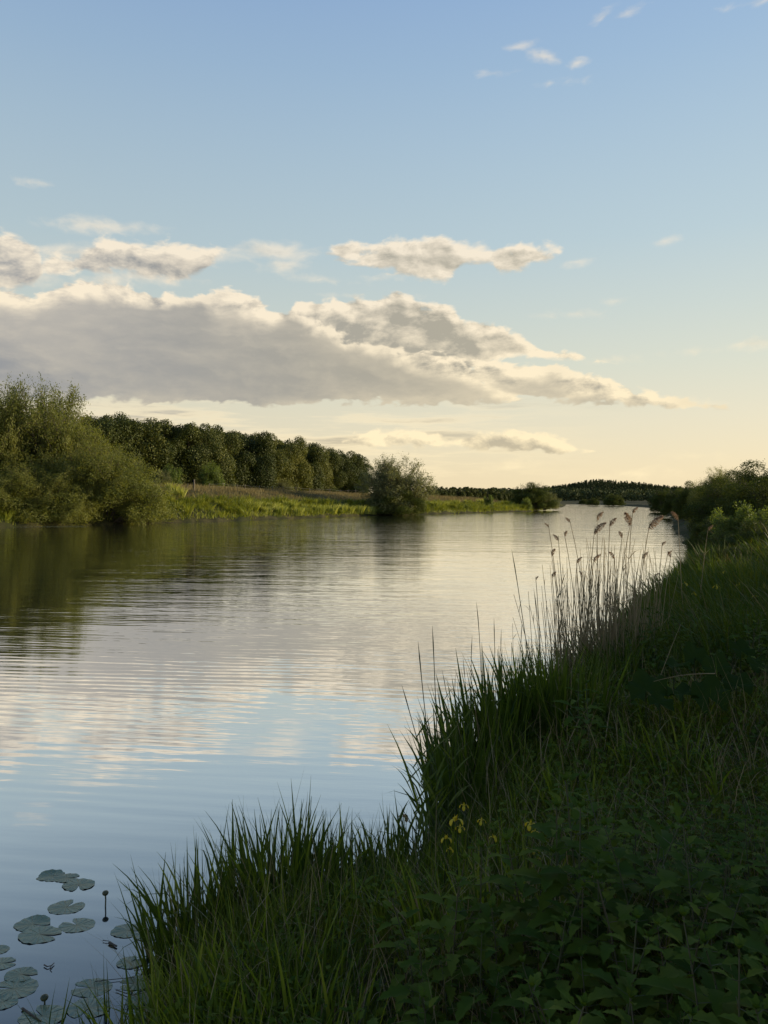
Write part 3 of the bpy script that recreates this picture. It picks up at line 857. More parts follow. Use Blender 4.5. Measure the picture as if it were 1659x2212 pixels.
def far_woods():
    rng = np.random.default_rng(5)
    def spikes(n, xr, yr, hmin, hmax, name, conical, wfac, rows=1):
        x = rng.uniform(*xr, n); y = rng.uniform(*yr, n); z = ground_z(x, y)
        h = rng.uniform(hmin, hmax, n) * (0.75 + .5 * vnoise(x * .02, y * .02, 8))
        mb = MB()
        per = 46
        t_ = rng.uniform(0, 1, (n, per)) ** .8; a = rng.uniform(0, 2 * math.pi, (n, per))
        rad = (1 - t_) * .95 + .06 if conical else np.sqrt(np.clip(1 - (2 * t_ - .9) ** 2 * .85, 0.05, 1))
        rad = rad * wfac * h[:, None] * (0.75 + .4 * rng.uniform(0, 1, (n, per)))
        c = np.stack([x[:, None] + np.cos(a) * rad, y[:, None] + np.sin(a) * rad, z[:, None] + h[:, None] * (.1 + .9 * t_)], -1).reshape(-1, 3)
        o = np.stack([np.cos(a), np.sin(a), .4 + 0 * a], -1).reshape(-1, 3)
        nr = unit(o + rng.normal(size=c.shape) * .3); al = unit(rng.normal(size=c.shape) * [.6, .6, 1])
        s = np.repeat(h, per) * (.16 if conical else .22)
        mb.add(*leaves(c, nr, al, s * rng.uniform(.7, 1.3, len(c)), s * .7)); return mb
    a = spikes(1500, (260, 640), (1330, 1600), 11, 15, '', True, .16)
    tag(a.build('far_conifer_wood', M['far']), 'dark conifer wood with a serrated top covering the distant rise beyond the bend', 'wood', None, 'stuff')
    b = spikes(700, (60, 330), (900, 1350), 11, 15, '', False, .42)
    tag(b.build('far_wood', M['far']), 'distant belt of broadleaf wood left of the conifer rise', 'wood', None, 'stuff')
    c = spikes(420, (240, 480), (640, 820), 7, 11, '', False, .42)
    tag(c.build('far_thicket', M['far']), 'dark belt of thicket on flat land below the conifer rise', 'wood', None, 'stuff')
    d = spikes(360, (-420, -40), (420, 620), 9, 13, '', False, .42)
    tag(d.build('far_treeline', M['far']), 'line of distant trees beyond the wood and the meadow', 'wood', None, 'stuff')


far_woods()


# ---------------------------------------------------------------- left bank: meadow, tussocks, fence
def on_bank(line, n, lo, hi, s0, s1, sgn, rng):
    """random points beside a bank line, between two lengths along it and two distances inland"""
    seg = np.diff(line, axis=0); L = np.hypot(*seg.T); cum = np.concatenate([[0], np.cumsum(L)])
    q = rng.uniform(lo, hi, n); i = np.clip(np.searchsorted(cum, q) - 1, 0, len(seg) - 1)
    f = (q - cum[i]) / L[i]; p = line[i] + seg[i] * f[:, None]
    nr = np.stack([-seg[i][:, 1], seg[i][:, 0]], 1) / L[i][:, None] * sgn
    o = rng.uniform(0, 1, n) * (s1 - s0) + s0
    return p + nr * o[:, None], o


def with_z(p, dz=0.0): return np.concatenate([p, (ground_z(p[:, 0], p[:, 1]) + dz)[:, None]], 1)


def left_bank():
    rng = np.random.default_rng(12)
    cum = np.concatenate([[0], np.cumsum(np.hypot(*np.diff(LEFT, axis=0).T))])
    s_of = lambda k: cum[k]
    a, b = s_of(3) - 5, s_of(10) + 22          # from behind the willows to the point
    # meadow grass gone to seed on the crest and behind
    p, o = on_bank(LEFT, 60000, a, b, 7.3, 34, 1, rng)
    p = p[rng.uniform(size=len(p)) < np.clip(1.25 - np.abs(np.interp(np.arange(len(p)), [0, 1], [0, 0])), .2, 1)]
    base = with_z(p, -.03); n = len(base)
    hz = rng.uniform(.35, .85, n) * (0.7 + .6 * vnoise(p[:, 0] * .3, p[:, 1] * .3, 4))
    g = MB(); g.add(*ribbons(base, hz, .055, rng.uniform(0, 6.28, n), rng.uniform(0, .35, n), rng.uniform(0, .7, n), 3, .25))
    tag(g.build('meadow_grass', M['hay']), 'brownish seeding meadow grass along the crest of the left bank', 'grass', None, 'stuff')
    # green growth on the face
    p, o = on_bank(LEFT, 26000, a, b + 60, .2, 8.0, 1, rng)
    base = with_z(p, -.03); n = len(base)
    h = rng.uniform(.35, .8, n)
    g = MB(); g.add(*ribbons(base, h, .075, rng.uniform(0, 6.28, n), rng.uniform(.1, .5, n), rng.uniform(.2, 1.3, n), 3, .2))
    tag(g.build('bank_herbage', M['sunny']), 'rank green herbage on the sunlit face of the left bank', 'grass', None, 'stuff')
    # leaning heaps of sedge in ribs down the face: a mass of them
    p, o = on_bank(LEFT, 640, a, b, .8, 7.5, 1, rng); base = with_z(p)
    per = 46; B = np.repeat(base, per, 0); n = len(B)
    rad = np.sqrt(rng.uniform(0, 1, n)) * .45; th = rng.uniform(0, 6.28, n)
    B = B + np.stack([rad * np.cos(th), rad * np.sin(th), 0 * th], 1)
    hh = np.repeat(rng.uniform(.7, 1.9, len(base)), per) * rng.uniform(.6, 1.1, n)
    g = MB(); g.add(*ribbons(B, hh, .085, th, .15 + rad * .6, rng.uniform(.9, 2.2, n), 4, .15))
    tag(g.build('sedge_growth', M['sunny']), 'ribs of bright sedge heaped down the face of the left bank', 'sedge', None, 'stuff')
    # separate tussocks right at the water
    protos = []
    for k in range(4):
        n = 120; rad = np.sqrt(rng.uniform(0, 1, n)) * .42; th = rng.uniform(0, 6.28, n)
        v, f = ribbons(np.stack([rad * np.cos(th), rad * np.sin(th), 0 * th], 1), rng.uniform(.8, 1.25, n), .085, th, .05 + rad * .6, rng.uniform(.1, .9, n), 4, .12)
        protos.append(MB().add(v, f).mesh('flag_tussock', M['flag_highlight']))
    spots = [(357, 1122), (372, 1120), (388, 1121), (535, 1118), (549, 1118.5), (563, 1118), (577, 1118.5), (592, 1117.5), (606, 1118), (628, 1116), (645, 1117), (665, 1115), (690, 1115),
             (716, 1114), (738, 1113), (756, 1112.5), (774, 1112), (792, 1112), (806, 1112), (818, 1111.5), (940, 1107), (962, 1106), (985, 1105), (1010, 1104), (1038, 1103)]
    for i, (x, y) in enumerate(spots):
        X, Y = P(x, y + 2.5, 0.0); s, _ = shore(np.array([X]), np.array([Y]))
        # walk onto the bank along the line of sight
        for _k in range(80):
            if shore(np.array([X]), np.array([Y]))[0][0] > .35: break
            X, Y = X * 1.006, Y * 1.006
        o = bpy.data.objects.new('flag_tussock', protos[i % 4]); COL.objects.link(o)
        o.location = (X, Y, max(float(ground_z(X, Y)[0]) - .05, 0)); o.rotation_euler = (0, 0, R.uniform(0, 6)); s = R.uniform(1.1, 1.5); o.scale = (s * 1.2, s * 1.2, s)
        tag(o, f'bright tussock of flag leaves at the far waterline, {ORD[i]} from the left', 'tussock', 'tussocks along the far waterline')
    # water plants lying flat off the far bank
    for i, (x0, x1, y) in enumerate([(0, 185, 1137.5), (400, 560, 1122.5), (770, 850, 1110.5)]):
        n = int((x1 - x0) * 2); xs = rng.uniform(x0, x1, n); ys = y + rng.normal(size=n) * .9
        Y = EYE * F / (ys - HY); X = (xs - CX) / F * Y
        c = np.stack([X, Y, .012 + rng.uniform(0, .01, n)], 1)
        al = np.stack([rng.normal(size=n), rng.normal(size=n), 0 * X], 1)
        v, f = leaves(c, np.tile([[0, 0, 1.0]], (n, 1)), unit(al), rng.uniform(.15, .4, n), rng.uniform(.1, .25, n))
        tag(MB().add(v, f).build('floating_weed', M['pad']), ['flat floating weed under the willows at the left edge', 'flat floating weed off the sunlit far bank', 'flat floating weed by the lone far shrub'][i], 'water weed', None, 'stuff')


left_bank()


def fence():
    f = empty('fence'); tag(f, 'old wire fence on thin wooden posts along the crest of the left bank', 'fence')
    xs = np.array([452, 482, 512, 530, 560, 588, 612, 640, 668, 690, 713, 735, 752, 768, 784]); top = np.interp(xs, [452, 530, 640, 784], [1048, 1049, 1052, 1060])
    ps = []
    for i, (x, ty) in enumerate(zip(xs, top)):
        d = float(np.interp(x, [452, 784], [119, 165])); X = px(x, d); gz = float(ground_z(X, d)[0])
        h = max((HY - ty) / F * d + EYE - gz, 1.0) * R.uniform(.9, 1.1); l = R.uniform(-.09, .09)
        v, fc = pipe([(0, 0, -.2), (l * .3, 0, h * .5), (l, 0, h), (l, 0, h + .015)], [.06, .058, .052, .001], 7)
        o = MB().add(v, fc).build('post', M['post'], f, True); o.location = (X, d, gz); ps.append((X, d, gz, h))
    w = MB()
    for hf in (.45, .85):
        pts = []
        for a, b in zip(ps[:-1], ps[1:]):
            for t_ in (0, .5): pts.append([a[k] + (b[k] - a[k]) * t_ for k in (0, 1)] + [(a[2] + a[3] * hf) * (1 - t_) + (b[2] + b[3] * hf) * t_ - (.06 if t_ else 0)])
        pts.append([ps[-1][0], ps[-1][1], ps[-1][2] + ps[-1][3] * hf]); w.add(*pipe(pts, .008, 3))
    w.build('wire', M['wire'], f)
    for x, ty, r, l, lb in ((419, 1036, .13, .02, 'stout upright wooden post on the crest beside the willow'), (403, 1045, .07, .22, 'thinner leaning post just left of the stout one')):
        d = 112; X = px(x, d); gz = float(ground_z(X, d)[0]); h = (HY - ty) / F * d + EYE - gz
        v, fc = pipe([(0, 0, -.2), (l * .5, 0, h * .5), (l, 0, h), (l, 0, h + .03)], [r, r * .97, r * .9, .002], 9)
        o = MB().add(v, fc).build('wooden_post', M['post'], None, True); o.location = (X, d, gz); tag(o, lb, 'post')


fence()


# ---------------------------------------------------------------- near bank
GR_ = 'dry reed stems left from last year'


def clump_mesh(name, m, n, rad, h, w, lean, curl, seed, segs=5, floor=-.12, tipw=.05, tall=0.0, mix=None):
    rng = np.random.default_rng(seed)
    r = np.sqrt(rng.uniform(0, 1, n)) * rad; th = rng.uniform(0, 6.28, n)
    hh = h * rng.uniform(.45, 1.0, n) ** .8
    if tall: hh[:max(1, int(n * .04))] *= 1 + tall
    b = np.stack([r * np.cos(th), r * np.sin(th), np.full(n, floor)], 1)
    cu = curl * rng.uniform(0, 1, n) ** 2 + (rng.uniform(size=n) < .16) * rng.uniform(.8, 2.2, n)
    cu[:max(1, int(n * .04))] *= .1
    W_, az, le = w * rng.uniform(.6, 1.25, n), th + rng.normal(size=n) * .9, rng.uniform(.0, lean, n) + .14 * r / rad
    which = np.zeros(n, int)
    if mix: which = np.searchsorted(np.cumsum([q for _, q in mix]), rng.uniform(size=n) * .9999)
    mb = MB()
    for k in range(len(mix) if mix else 1):
        s_ = which == k
        if s_.any():
            v, f = ribbons(b[s_], (hh - floor)[s_] * (1 if k < 2 else .9), W_[s_] * (1 if k < 2 else .5), az[s_], le[s_], cu[s_], segs, tipw, sharp=3.6); mb.add(v, f, k)
    return mb.mesh(name, [M[q] for q, _ in mix] if mix else m)


def put(name, me, x, y, z, s, rz, label, cat, group=None, sz=None):
    o = bpy.data.objects.new(name, me); COL.objects.link(o)
    o.location = (x, y, z); o.rotation_euler = (0, 0, rz); o.scale = (s, s, sz or s)
    return tag(o, label, cat, group)


def near_clumps():
    """the clumps of flag leaves standing along the near waterline, each a plant"""
    E = [clump_mesh('iris_clump', None, 120, .25, .60, .020, .30, .8, 50 + k, tall=.35, mix=[('blade', .74), ('lush', .12), ('dry', .14)], segs=6) for k in range(4)]
    T = [clump_mesh('iris_clump', None, 120, .32, .95, .030, .22, .5, 60 + k, tall=.2, mix=[('blade', .86), ('lush', .08), ('dry', .06)]) for k in range(4)]
    G = 'clumps of flag leaves along the near waterline'
    rows = [  # photo x, y of the foot, ground height, scale, kind, label
        (388, 2095, .0, .72, 'thin upright flag leaves standing in the water at the left tip of the near bank'),
        (412, 2062, .0, 1.02, 'flag clump standing in water right of the thin leaves at the left tip'),
        (446, 2035, .0, .92, 'flag clump in water with bent leaves right beside the leftmost full clump'),
        (500, 2040, .02, .34, 'low flag clump in the dip between the two tall waterside clumps'),
        (556, 1990, .0, 1.18, 'flag clump at the left side of the tallest waterside group'),
        (596, 1985, .0, 1.18, 'flag clump with one very tall spear leaf in the waterside group'),
        (645, 1975, .0, 1.12, 'full flag clump just right of the very tall spear leaf'),
        (700, 1970, .0, 1.00, 'flag clump in the middle of the waterside group'),
        (752, 1965, .0, .90, 'flag clump right of the middle of the waterside group'),
        (800, 1950, .0, .90, 'flag clump with thin arching leaves near the wilted flower'),
        (850, 1940, .0, .92, 'flag clump left of the wilted orange flower'),
        (900, 1925, .0, .95, 'flag clump below the young reed shoots'),
        (560, 2075, .15, .66, 'short flag clump on the mud in front of the tallest waterside group'),
        (480, 2110, .12, .66, 'short flag clump behind the bright bottom grass'),
        (660, 2055, .2, .72, 'short flag clump in front of the full one'),
        (760, 2040, .2, .72, 'short flag clump in the second row below the middle'),
        (860, 2010, .2, .75, 'flag clump in the second row below the wilted flower')]
    for i, (x, y, z, s, lb) in enumerate(rows):
        X, Y = P(x, y, z); put('iris_clump', E[i % 4], X, Y, z, s, R.uniform(0, 6), lb, 'iris clump', G)
    rows = [(985, 1750, .1, .90, 'sword-leaved clump behind the yellow flowers'), (1020, 1700, .1, .92, 'sword-leaved clump at the left corner of the dark stand'),
            (1060, 1665, .1, 1.0, 'second clump of the dark sword-leaf stand'), (1100, 1640, .1, 1.02, 'third clump of the dark sword-leaf stand'),
            (1145, 1628, .15, 1.02, 'fourth clump of the dark sword-leaf stand'), (1190, 1622, .2, 1.0, 'fifth clump of the dark sword-leaf stand'),
            (1235, 1625, .3, .95, 'right-hand clump of the dark sword-leaf stand'), (1165, 1545, .1, .95, 'clump behind the dark stand at the foot of the dry reeds'),
            (1215, 1520, .1, .95, 'sword-leaved clump among the feet of the dry reeds'), (1262, 1490, .1, .95, 'sword-leaved clump under the thickest dry reeds'),
            (1300, 1455, .1, .95, 'sword-leaved clump right under the drooping plumes'), (1340, 1425, .1, .95, 'sword-leaved clump at the right side of the dry reeds'),
            (1370, 1395, .1, .95, 'clump on the edge just past the dry reeds'), (1395, 1368, .1, .95, 'clump on the edge a little beyond the dry reeds'),
            (1418, 1345, .1, .95, 'clump on the edge where the bank steps up against the water'), (1442, 1322, .1, .95, 'waterside clump below the first far yellow flower'),
            (1462, 1300, .1, .95, 'waterside clump half-way to the dark round bush'), (1480, 1278, .1, .95, 'small-looking waterside clump before the brambles'),
            (1497, 1258, .1, .95, 'farthest waterside clump by the open patch of water')]
    for i, (x, y, z, s, lb) in enumerate(rows):
        X, Y = P(x, y, z)
        z = max(float(ground_z(X, Y)[0]), 0.0); put('iris_clump', T[i % 4], X, Y, z, s, R.uniform(0, 6), lb, 'iris clump', 'clumps of sword leaves on the edge towards the bushes')
    # the bright broad-bladed grass at the very bottom
    B = [clump_mesh('grass_clump', None, 80, .18, .46, .017, .45, 1.1, 70 + k, mix=[('blade', .38), ('lush', .52), ('dry', .10)], segs=6) for k in range(3)]
    for i, (x, y, s, lb) in enumerate([(322, 2330, .8, 'bright grass clump poking up from the bottom edge by the lily pads'), (350, 2290, .95, 'bright green grass clump at the bottom edge left of centre'),
                                       (430, 2230, 1.0, 'broad-bladed bright grass clump in front of the standing flags'), (500, 2240, 1.0, 'bright grass clump beside the bent straw stems'),
                                       (575, 2200, .95, 'bright grass clump right of the bent straw stems'), (460, 2360, 1.0, 'brightest grass clump at the bottom edge'),
                                       (620, 2330, 1.0, 'grass clump at the bottom edge before the nettles'), (680, 2180, .9, 'grass clump at the left border of the nettle bed'),
                                       (395, 2150, .75, 'grass clump at the foot of the standing flags'), (720, 2330, .9, 'dull grass clump at the bottom edge among nettles'),
                                       (1000, 2050, 1.1, 'broad-leaved clump under the yellow flowers'), (1240, 1760, 1.0, 'arching grass clump in the middle of the slope'),
                                       (1480, 1660, .95, 'pale grass tuft in front of the big round leaves'), (1130, 1990, 1.0, 'arching clump below the pair of yellow flowers')]):
        X, Y = P(x, y, .5); z = float(ground_z(X, Y)[0]); X, Y = P(x, y, z); put('grass_clump', B[i % 3], X, Y, float(ground_z(X, Y)[0]), s, R.uniform(0, 6), lb, 'grass clump', 'bright grass clumps on the near bank')
    # sparse sprigs in the water
    S = clump_mesh('grass_sprig', M['blade'], 11, .05, .34, .009, .35, .5, 80)
    for x, y, s, lb in ((232, 2205, 1.0, 'sparse grass sprig rising between the lower lily pads'), (112, 2235, .8, 'sprig of thin leaves at the bottom left beside the half-sunk pad'),
                        (322, 2120, 1.2, 'sprig of thin leaves in the water at the left of the flag clumps'), (180, 2250, .7, 'tiny sprig at the bottom edge left of the sparse one')):
        X, Y = P(x, y, 0); put('grass_sprig', S, X, Y, 0, s, R.uniform(0, 6), lb, 'grass sprig')


near_clumps()


def near_grass():
    """ground cover of the near bank, graded so that blades stay blade-sized wherever one stands"""
    rng = np.random.default_rng(33)

    def field(n, y0, y1, hmin, hmax, w, m, nm, lb, lean=.5, curl=1.2, smin=.25, thr=None, pw=1.0, side=3.0, segs=4):
        Y = y0 * (y1 / y0) ** rng.uniform(0, 1, n)
        wx = np.interp(Y, RIGHT[:, 1], RIGHT[:, 0])
        hi = np.maximum(Y * .52 + 1.4, wx + .5)
        X = wx + (hi - wx) * rng.uniform(0, 1, n) ** pw
        s, _ = shore(X, Y); ok = (s > smin)
        if thr is not None: ok &= vnoise(X * thr[0], Y * thr[0], thr[1]) > thr[2]
        ok &= np.hypot(X, Y) > 1.5
        p = np.stack([X, Y], 1)[ok]; b = with_z(p, -.03); k = len(b)
        patch = .6 + .8 * vnoise(p[:, 0] * 1.1, p[:, 1] * 1.1, 21)
        g = MB(); g.add(*ribbons(b, rng.uniform(hmin, hmax, k) * patch, w * np.clip(b[:, 1] / 6, .75, 2.2) * rng.uniform(.6, 1.3, k), rng.uniform(0, 6.28, k), rng.uniform(0, lean, k), rng.uniform(0, curl, k), segs, .08))
        return tag(g.build(nm, m), lb, 'grass', None, 'stuff')
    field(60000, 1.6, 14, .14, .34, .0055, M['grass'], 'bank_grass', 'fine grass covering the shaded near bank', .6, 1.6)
    field(34000, 9, 50, .30, .75, .012, M['grass'], 'far_bank_grass', 'grass running along the near bank towards the dark bushes', .5, 1.2)
    field(7000, 1.6, 12, .25, .50, .011, M['lush'], 'tall_bank_grass', 'taller fresh grass in drifts on the near bank', .7, 2.0, .4, (.9, 31, .55))
    field(15000, 8, 40, .35, .70, .014, M['blade'], 'sunlit_rushes', 'rushy growth catching low light farther up the near bank', .3, .8, .6, (.35, 35, .45))
    field(10500, 1.8, 24, .20, .62, .006, M['dry'], 'dead_grass', 'bleached dead grass stems threaded through the green', 1.15, 1.3, .2, None)
    # heaps of rank growth that break the slope up
    hp = [];
    Y = 8.5 * (44 / 8.5) ** rng.uniform(0, 1, 900); wx = np.interp(Y, RIGHT[:, 1], RIGHT[:, 0]); X = wx + (np.maximum(Y * .52 + 1.2, wx + .5) - wx) * rng.uniform(0, 1, 900)
    ok = (shore(X, Y)[0] > .4) & ~((X > 1.7) & (X < 3.6) & (Y < 8.2)); hb = with_z(np.stack([X, Y], 1)[ok]); per = 44
    B = np.repeat(hb, per, 0); m_ = len(B); rad = np.sqrt(rng.uniform(0, 1, m_)); th = rng.uniform(0, 6.28, m_); sc = np.repeat(rng.uniform(.4, 1.6, len(hb)) ** 1.2, per)
    B = B + np.stack([rad * np.cos(th) * .22 * sc, rad * np.sin(th) * .22 * sc, 0 * th], 1)
    g = MB()
    for q, (mm, lo_, hi_) in enumerate((('blade', 0, .72), ('grass', .72, .88), ('hay', .88, 1.0))):
        u_ = np.repeat(rng.uniform(0, 1, len(hb)), per); s_ = (u_ >= lo_) & (u_ < hi_)
        g.add(*ribbons(B[s_], (.62 * sc * rng.uniform(.5, 1.1, m_))[s_], .022 * np.clip(B[s_][:, 1] / 14, .7, 2), th[s_], .1 + .45 * rad[s_], rng.uniform(.1, 1.8, m_)[s_], 4, .08, sharp=3.0), q)
    tag(g.build('rank_growth', [M['blade'], M['grass'], M['hay']]), 'uneven heaps of rank leaves on the near bank towards the bushes', 'herbage', None, 'stuff')
    # waterline fringe
    rc = np.concatenate([[0], np.cumsum(np.hypot(*np.diff(RIGHT, axis=0).T))])
    p, o = on_bank(RIGHT, 22000, rc[3], rc[20], -.03, .7, -1, rng)
    p = p[(p[:, 1] > 1.5) & (p[:, 1] < 45)]
    sx = CX + p[:, 0] / p[:, 1] * F; p = p[~((p[:, 1] < 5.3) & (((sx > 462) & (sx < 532)) | (sx < 372)))]
    b = with_z(p); b[:, 2] = np.maximum(b[:, 2], -.05); k = len(b)
    g = MB(); g.add(*ribbons(b, rng.uniform(.10, .55, k) ** 1.0 * np.clip(.3 + b[:, 1] * .07, .45, 1.2), .010 * np.clip(b[:, 1] / 6, .8, 2), rng.uniform(0, 6.28, k), rng.uniform(0, .35, k), rng.uniform(0, .9, k), 4, .08))
    tag(g.build('waterside_grass', M['blade']), 'dark fringe of narrow leaves along the near waterline', 'grass', None, 'stuff')
    # low herbs between the grass: small leaves close to the ground
    n = 42000
    Y = 1.5 * (26 / 1.5) ** rng.uniform(0, 1, n); wx = np.interp(Y, RIGHT[:, 1], RIGHT[:, 0]); X = wx + (np.maximum(Y * .52 + 1.4, wx + .5) - wx) * rng.uniform(0, 1, n)
    ok = (shore(X, Y)[0] > .45) & (np.hypot(X, Y) > 1.4); p = np.stack([X, Y], 1)[ok]; b = with_z(p); k = len(b)
    b[:, 2] += rng.uniform(.02, .22, k) * (.5 + vnoise(p[:, 0] * 1.5, p[:, 1] * 1.5, 41))
    v, f = leaves(b, unit(rng.normal(size=(k, 3)) * .45 + [0, 0, 1]), rnd_unit(k), rng.uniform(.03, .06, k) * np.clip(b[:, 1] / 5, .9, 2.2), rng.uniform(.018, .036, k) * np.clip(b[:, 1] / 5, .9, 2.2))
    tag(MB().add(v, f).build('low_herbs', M['nettle']), 'low leafy herbs between the grass of the near bank', 'herbs', None, 'stuff')


near_grass()


def nettle_leaf(mb, base, az, tilt, L, W, droop, rng):
    """one toothed, folded, drooping leaf"""
    k = 9; t_ = np.linspace(0, 1, k)
    prof = np.sin(np.pi * np.clip(t_, 0, 1) ** .62) ** .9; prof[0] = .02; prof[-1] = 0.0
    prof = prof * (1 + .22 * np.where(np.arange(k) % 2 == 0, 1, -1))
    d = np.array([math.cos(az), math.sin(az), 0.0]); s = np.array([-d[1], d[0], 0.0])
    ang = tilt - droop * t_
    seg = np.stack([np.cos(ang), np.sin(ang)], 1) * L / (k - 1)
    c = np.concatenate([[[0, 0]], np.cumsum(seg[:-1], 0)])
    mid = base + d * c[:, :1] + np.array([0, 0, 1.0]) * c[:, 1:]
    up = np.array([0, 0, 1.0])
    w = (prof * W * .5)[:, None]
    lft = mid + s * w + up * w * .35; rgt = mid - s * w + up * w * .35
    v = np.stack([lft, mid, rgt], 1).reshape(-1, 3)
    i = np.arange(k - 1)[:, None] * 3
    f = np.concatenate([i + [[0, 1, 4, 3]], i + [[1, 2, 5, 4]]])
    mb.add(v, f, 0)


def nettles():
    protos = []
    for q in range(7):
        rng = np.random.default_rng(100 + q); mb = MB()
        H = rng.uniform(.42, .62); nodes = 8; l = rng.normal(size=2) * .05
        pts = np.array([[l[0] * t_ ** 2, l[1] * t_ ** 2, H * t_] for t_ in np.linspace(-.1, 1, 7)])
        mb.add(*pipe(pts, np.linspace(.0042, .0018, 7), 5), mat=1)
        a0 = rng.uniform(0, 6)
        for i in range(nodes):
            t_ = .28 + .70 * i / (nodes - 1); c = np.array([l[0] * t_ ** 2, l[1] * t_ ** 2, H * t_])
            L = np.interp(i, [0, 3, nodes - 1], [.085, .125, .042]) * rng.uniform(.8, 1.25)
            for sgn in (0, math.pi):
                az = a0 + i * math.pi / 2 + sgn + rng.normal() * .2
                pet = .35 * L; b = c + np.array([math.cos(az), math.sin(az), .35]) * pet
                mb.add(*pipe([c, b], [.0014, .0010], 3), mat=1)
                nettle_leaf(mb, b, az, np.interp(i, [0, nodes - 1], [-.1, .65]) + rng.normal() * .12, L, L * .40, rng.uniform(.5, 1.1), rng)
        for sgn in range(4): nettle_leaf(mb, np.array([l[0], l[1], H]), a0 + sgn * 1.57 + .4, 1.0, .03, .014, .5, rng)
        protos.append(mb.mesh('nettle_plant', [M['nettle'], M['nettle_stem']]))
    rng = np.random.default_rng(77); n = 0; pts = []
    TX, TY = rng.uniform(0, 1, 40000), rng.uniform(0, 1, 40000)
    TYY = 1.7 * (9.5 / 1.7) ** TY; WX = np.interp(TYY, RIGHT[:, 1], RIGHT[:, 0]); TXX = WX + .9 + (np.maximum(TYY * .52 + .5, WX + 1) - WX - .9) * TX
    SS = shore(TXX, TYY)[0]; VN = vnoise(TXX * .9, TYY * .9, 55); HN = vnoise(TXX * 1.3, TYY * 1.3, 56)
    tries = 0
    while n < 290 and tries < 40000:
        tries += 1
        if tries >= 40000: break
        X, Y = float(TXX[tries]), float(TYY[tries])
        if math.hypot(X, Y) < 1.75: continue
        sx = CX + X / Y * F
        if sx < 880 - (Y < 2.6) * 120 or SS[tries] < 1.0: continue
        if (-.05 < X < .95 and 3.2 < Y < 5.2) or (1.7 < X < 3.4 and 5.3 < Y < 8): continue
        if VN[tries] < np.interp(Y, [3, 5], [.28, .50]): continue
        dmin = .115 if Y < 4 else .19
        if any((X - a) ** 2 + (Y - b) ** 2 < dmin ** 2 for a, b in pts): continue
        pts.append((X, Y)); n += 1
        z = float(ground_z(X, Y)[0])
        s = rng.uniform(.75, 1.15) * (.62 + .75 * HN[tries])
        o = put('nettle_plant', protos[n % 7], X, Y, z, s, rng.uniform(0, 6.28), 'stinging nettle with toothed drooping leaf pairs in the nettle bed of the near bank', 'nettle', 'stinging nettles in the bed on the near bank')
        o.rotation_euler = (rng.normal() * .08, rng.normal() * .08, rng.uniform(0, 6.28))


nettles()


def stalk_pts(x0, y0, z0, tip, bow=.0, n=7):
    """a stem's spine from its foot to a tip point, bowed sideways"""
    a = np.array([x0, y0, z0]); b = np.array(tip); t_ = np.linspace(0, 1, n)[:, None]
    p = a + (b - a) * t_ + np.array([bow, 0, 0]) * (t_ - t_ ** 2) * 2
    p[:, 2] = z0 + (b[2] - z0) * (1 - (1 - t_[:, 0]) ** 1.12)
    return p


def plume(mb, tip, d, L, side, rng, n=46, w=1.0):
    """a drooping one-sided reed panicle"""
    t_ = rng.uniform(0, 1, n); ax = np.array([side * .8, .15 * rng.normal(), .0])
    curve_ = lambda t: tip + np.outer(L * t, d) + np.outer(L * t ** 2 * .6, ax) + np.outer(-L * t ** 2.2 * .42, [0, 0, 1])
    c = curve_(t_); h = L * .20 * w * np.sin(np.pi * np.clip(t_ * .85 + .12, 0, 1))
    dirn = unit(np.stack([side * rng.uniform(.1, 1.0, n), rng.normal(size=n) * .6, -rng.uniform(0, .9, n)], 1))
    for k in range(3):
        q = c + dirn * h[:, None] * (k + .6) * .42
        mb.add(*leaves(q, rnd_unit(n), unit(dirn + rng.normal(size=(n, 3)) * .3), L * .15, L * .028), mat=0)
    s = curve_(np.linspace(0, .95, 6)); mb.add(*pipe(s, np.linspace(.0022, .0008, 6), 4), mat=0)


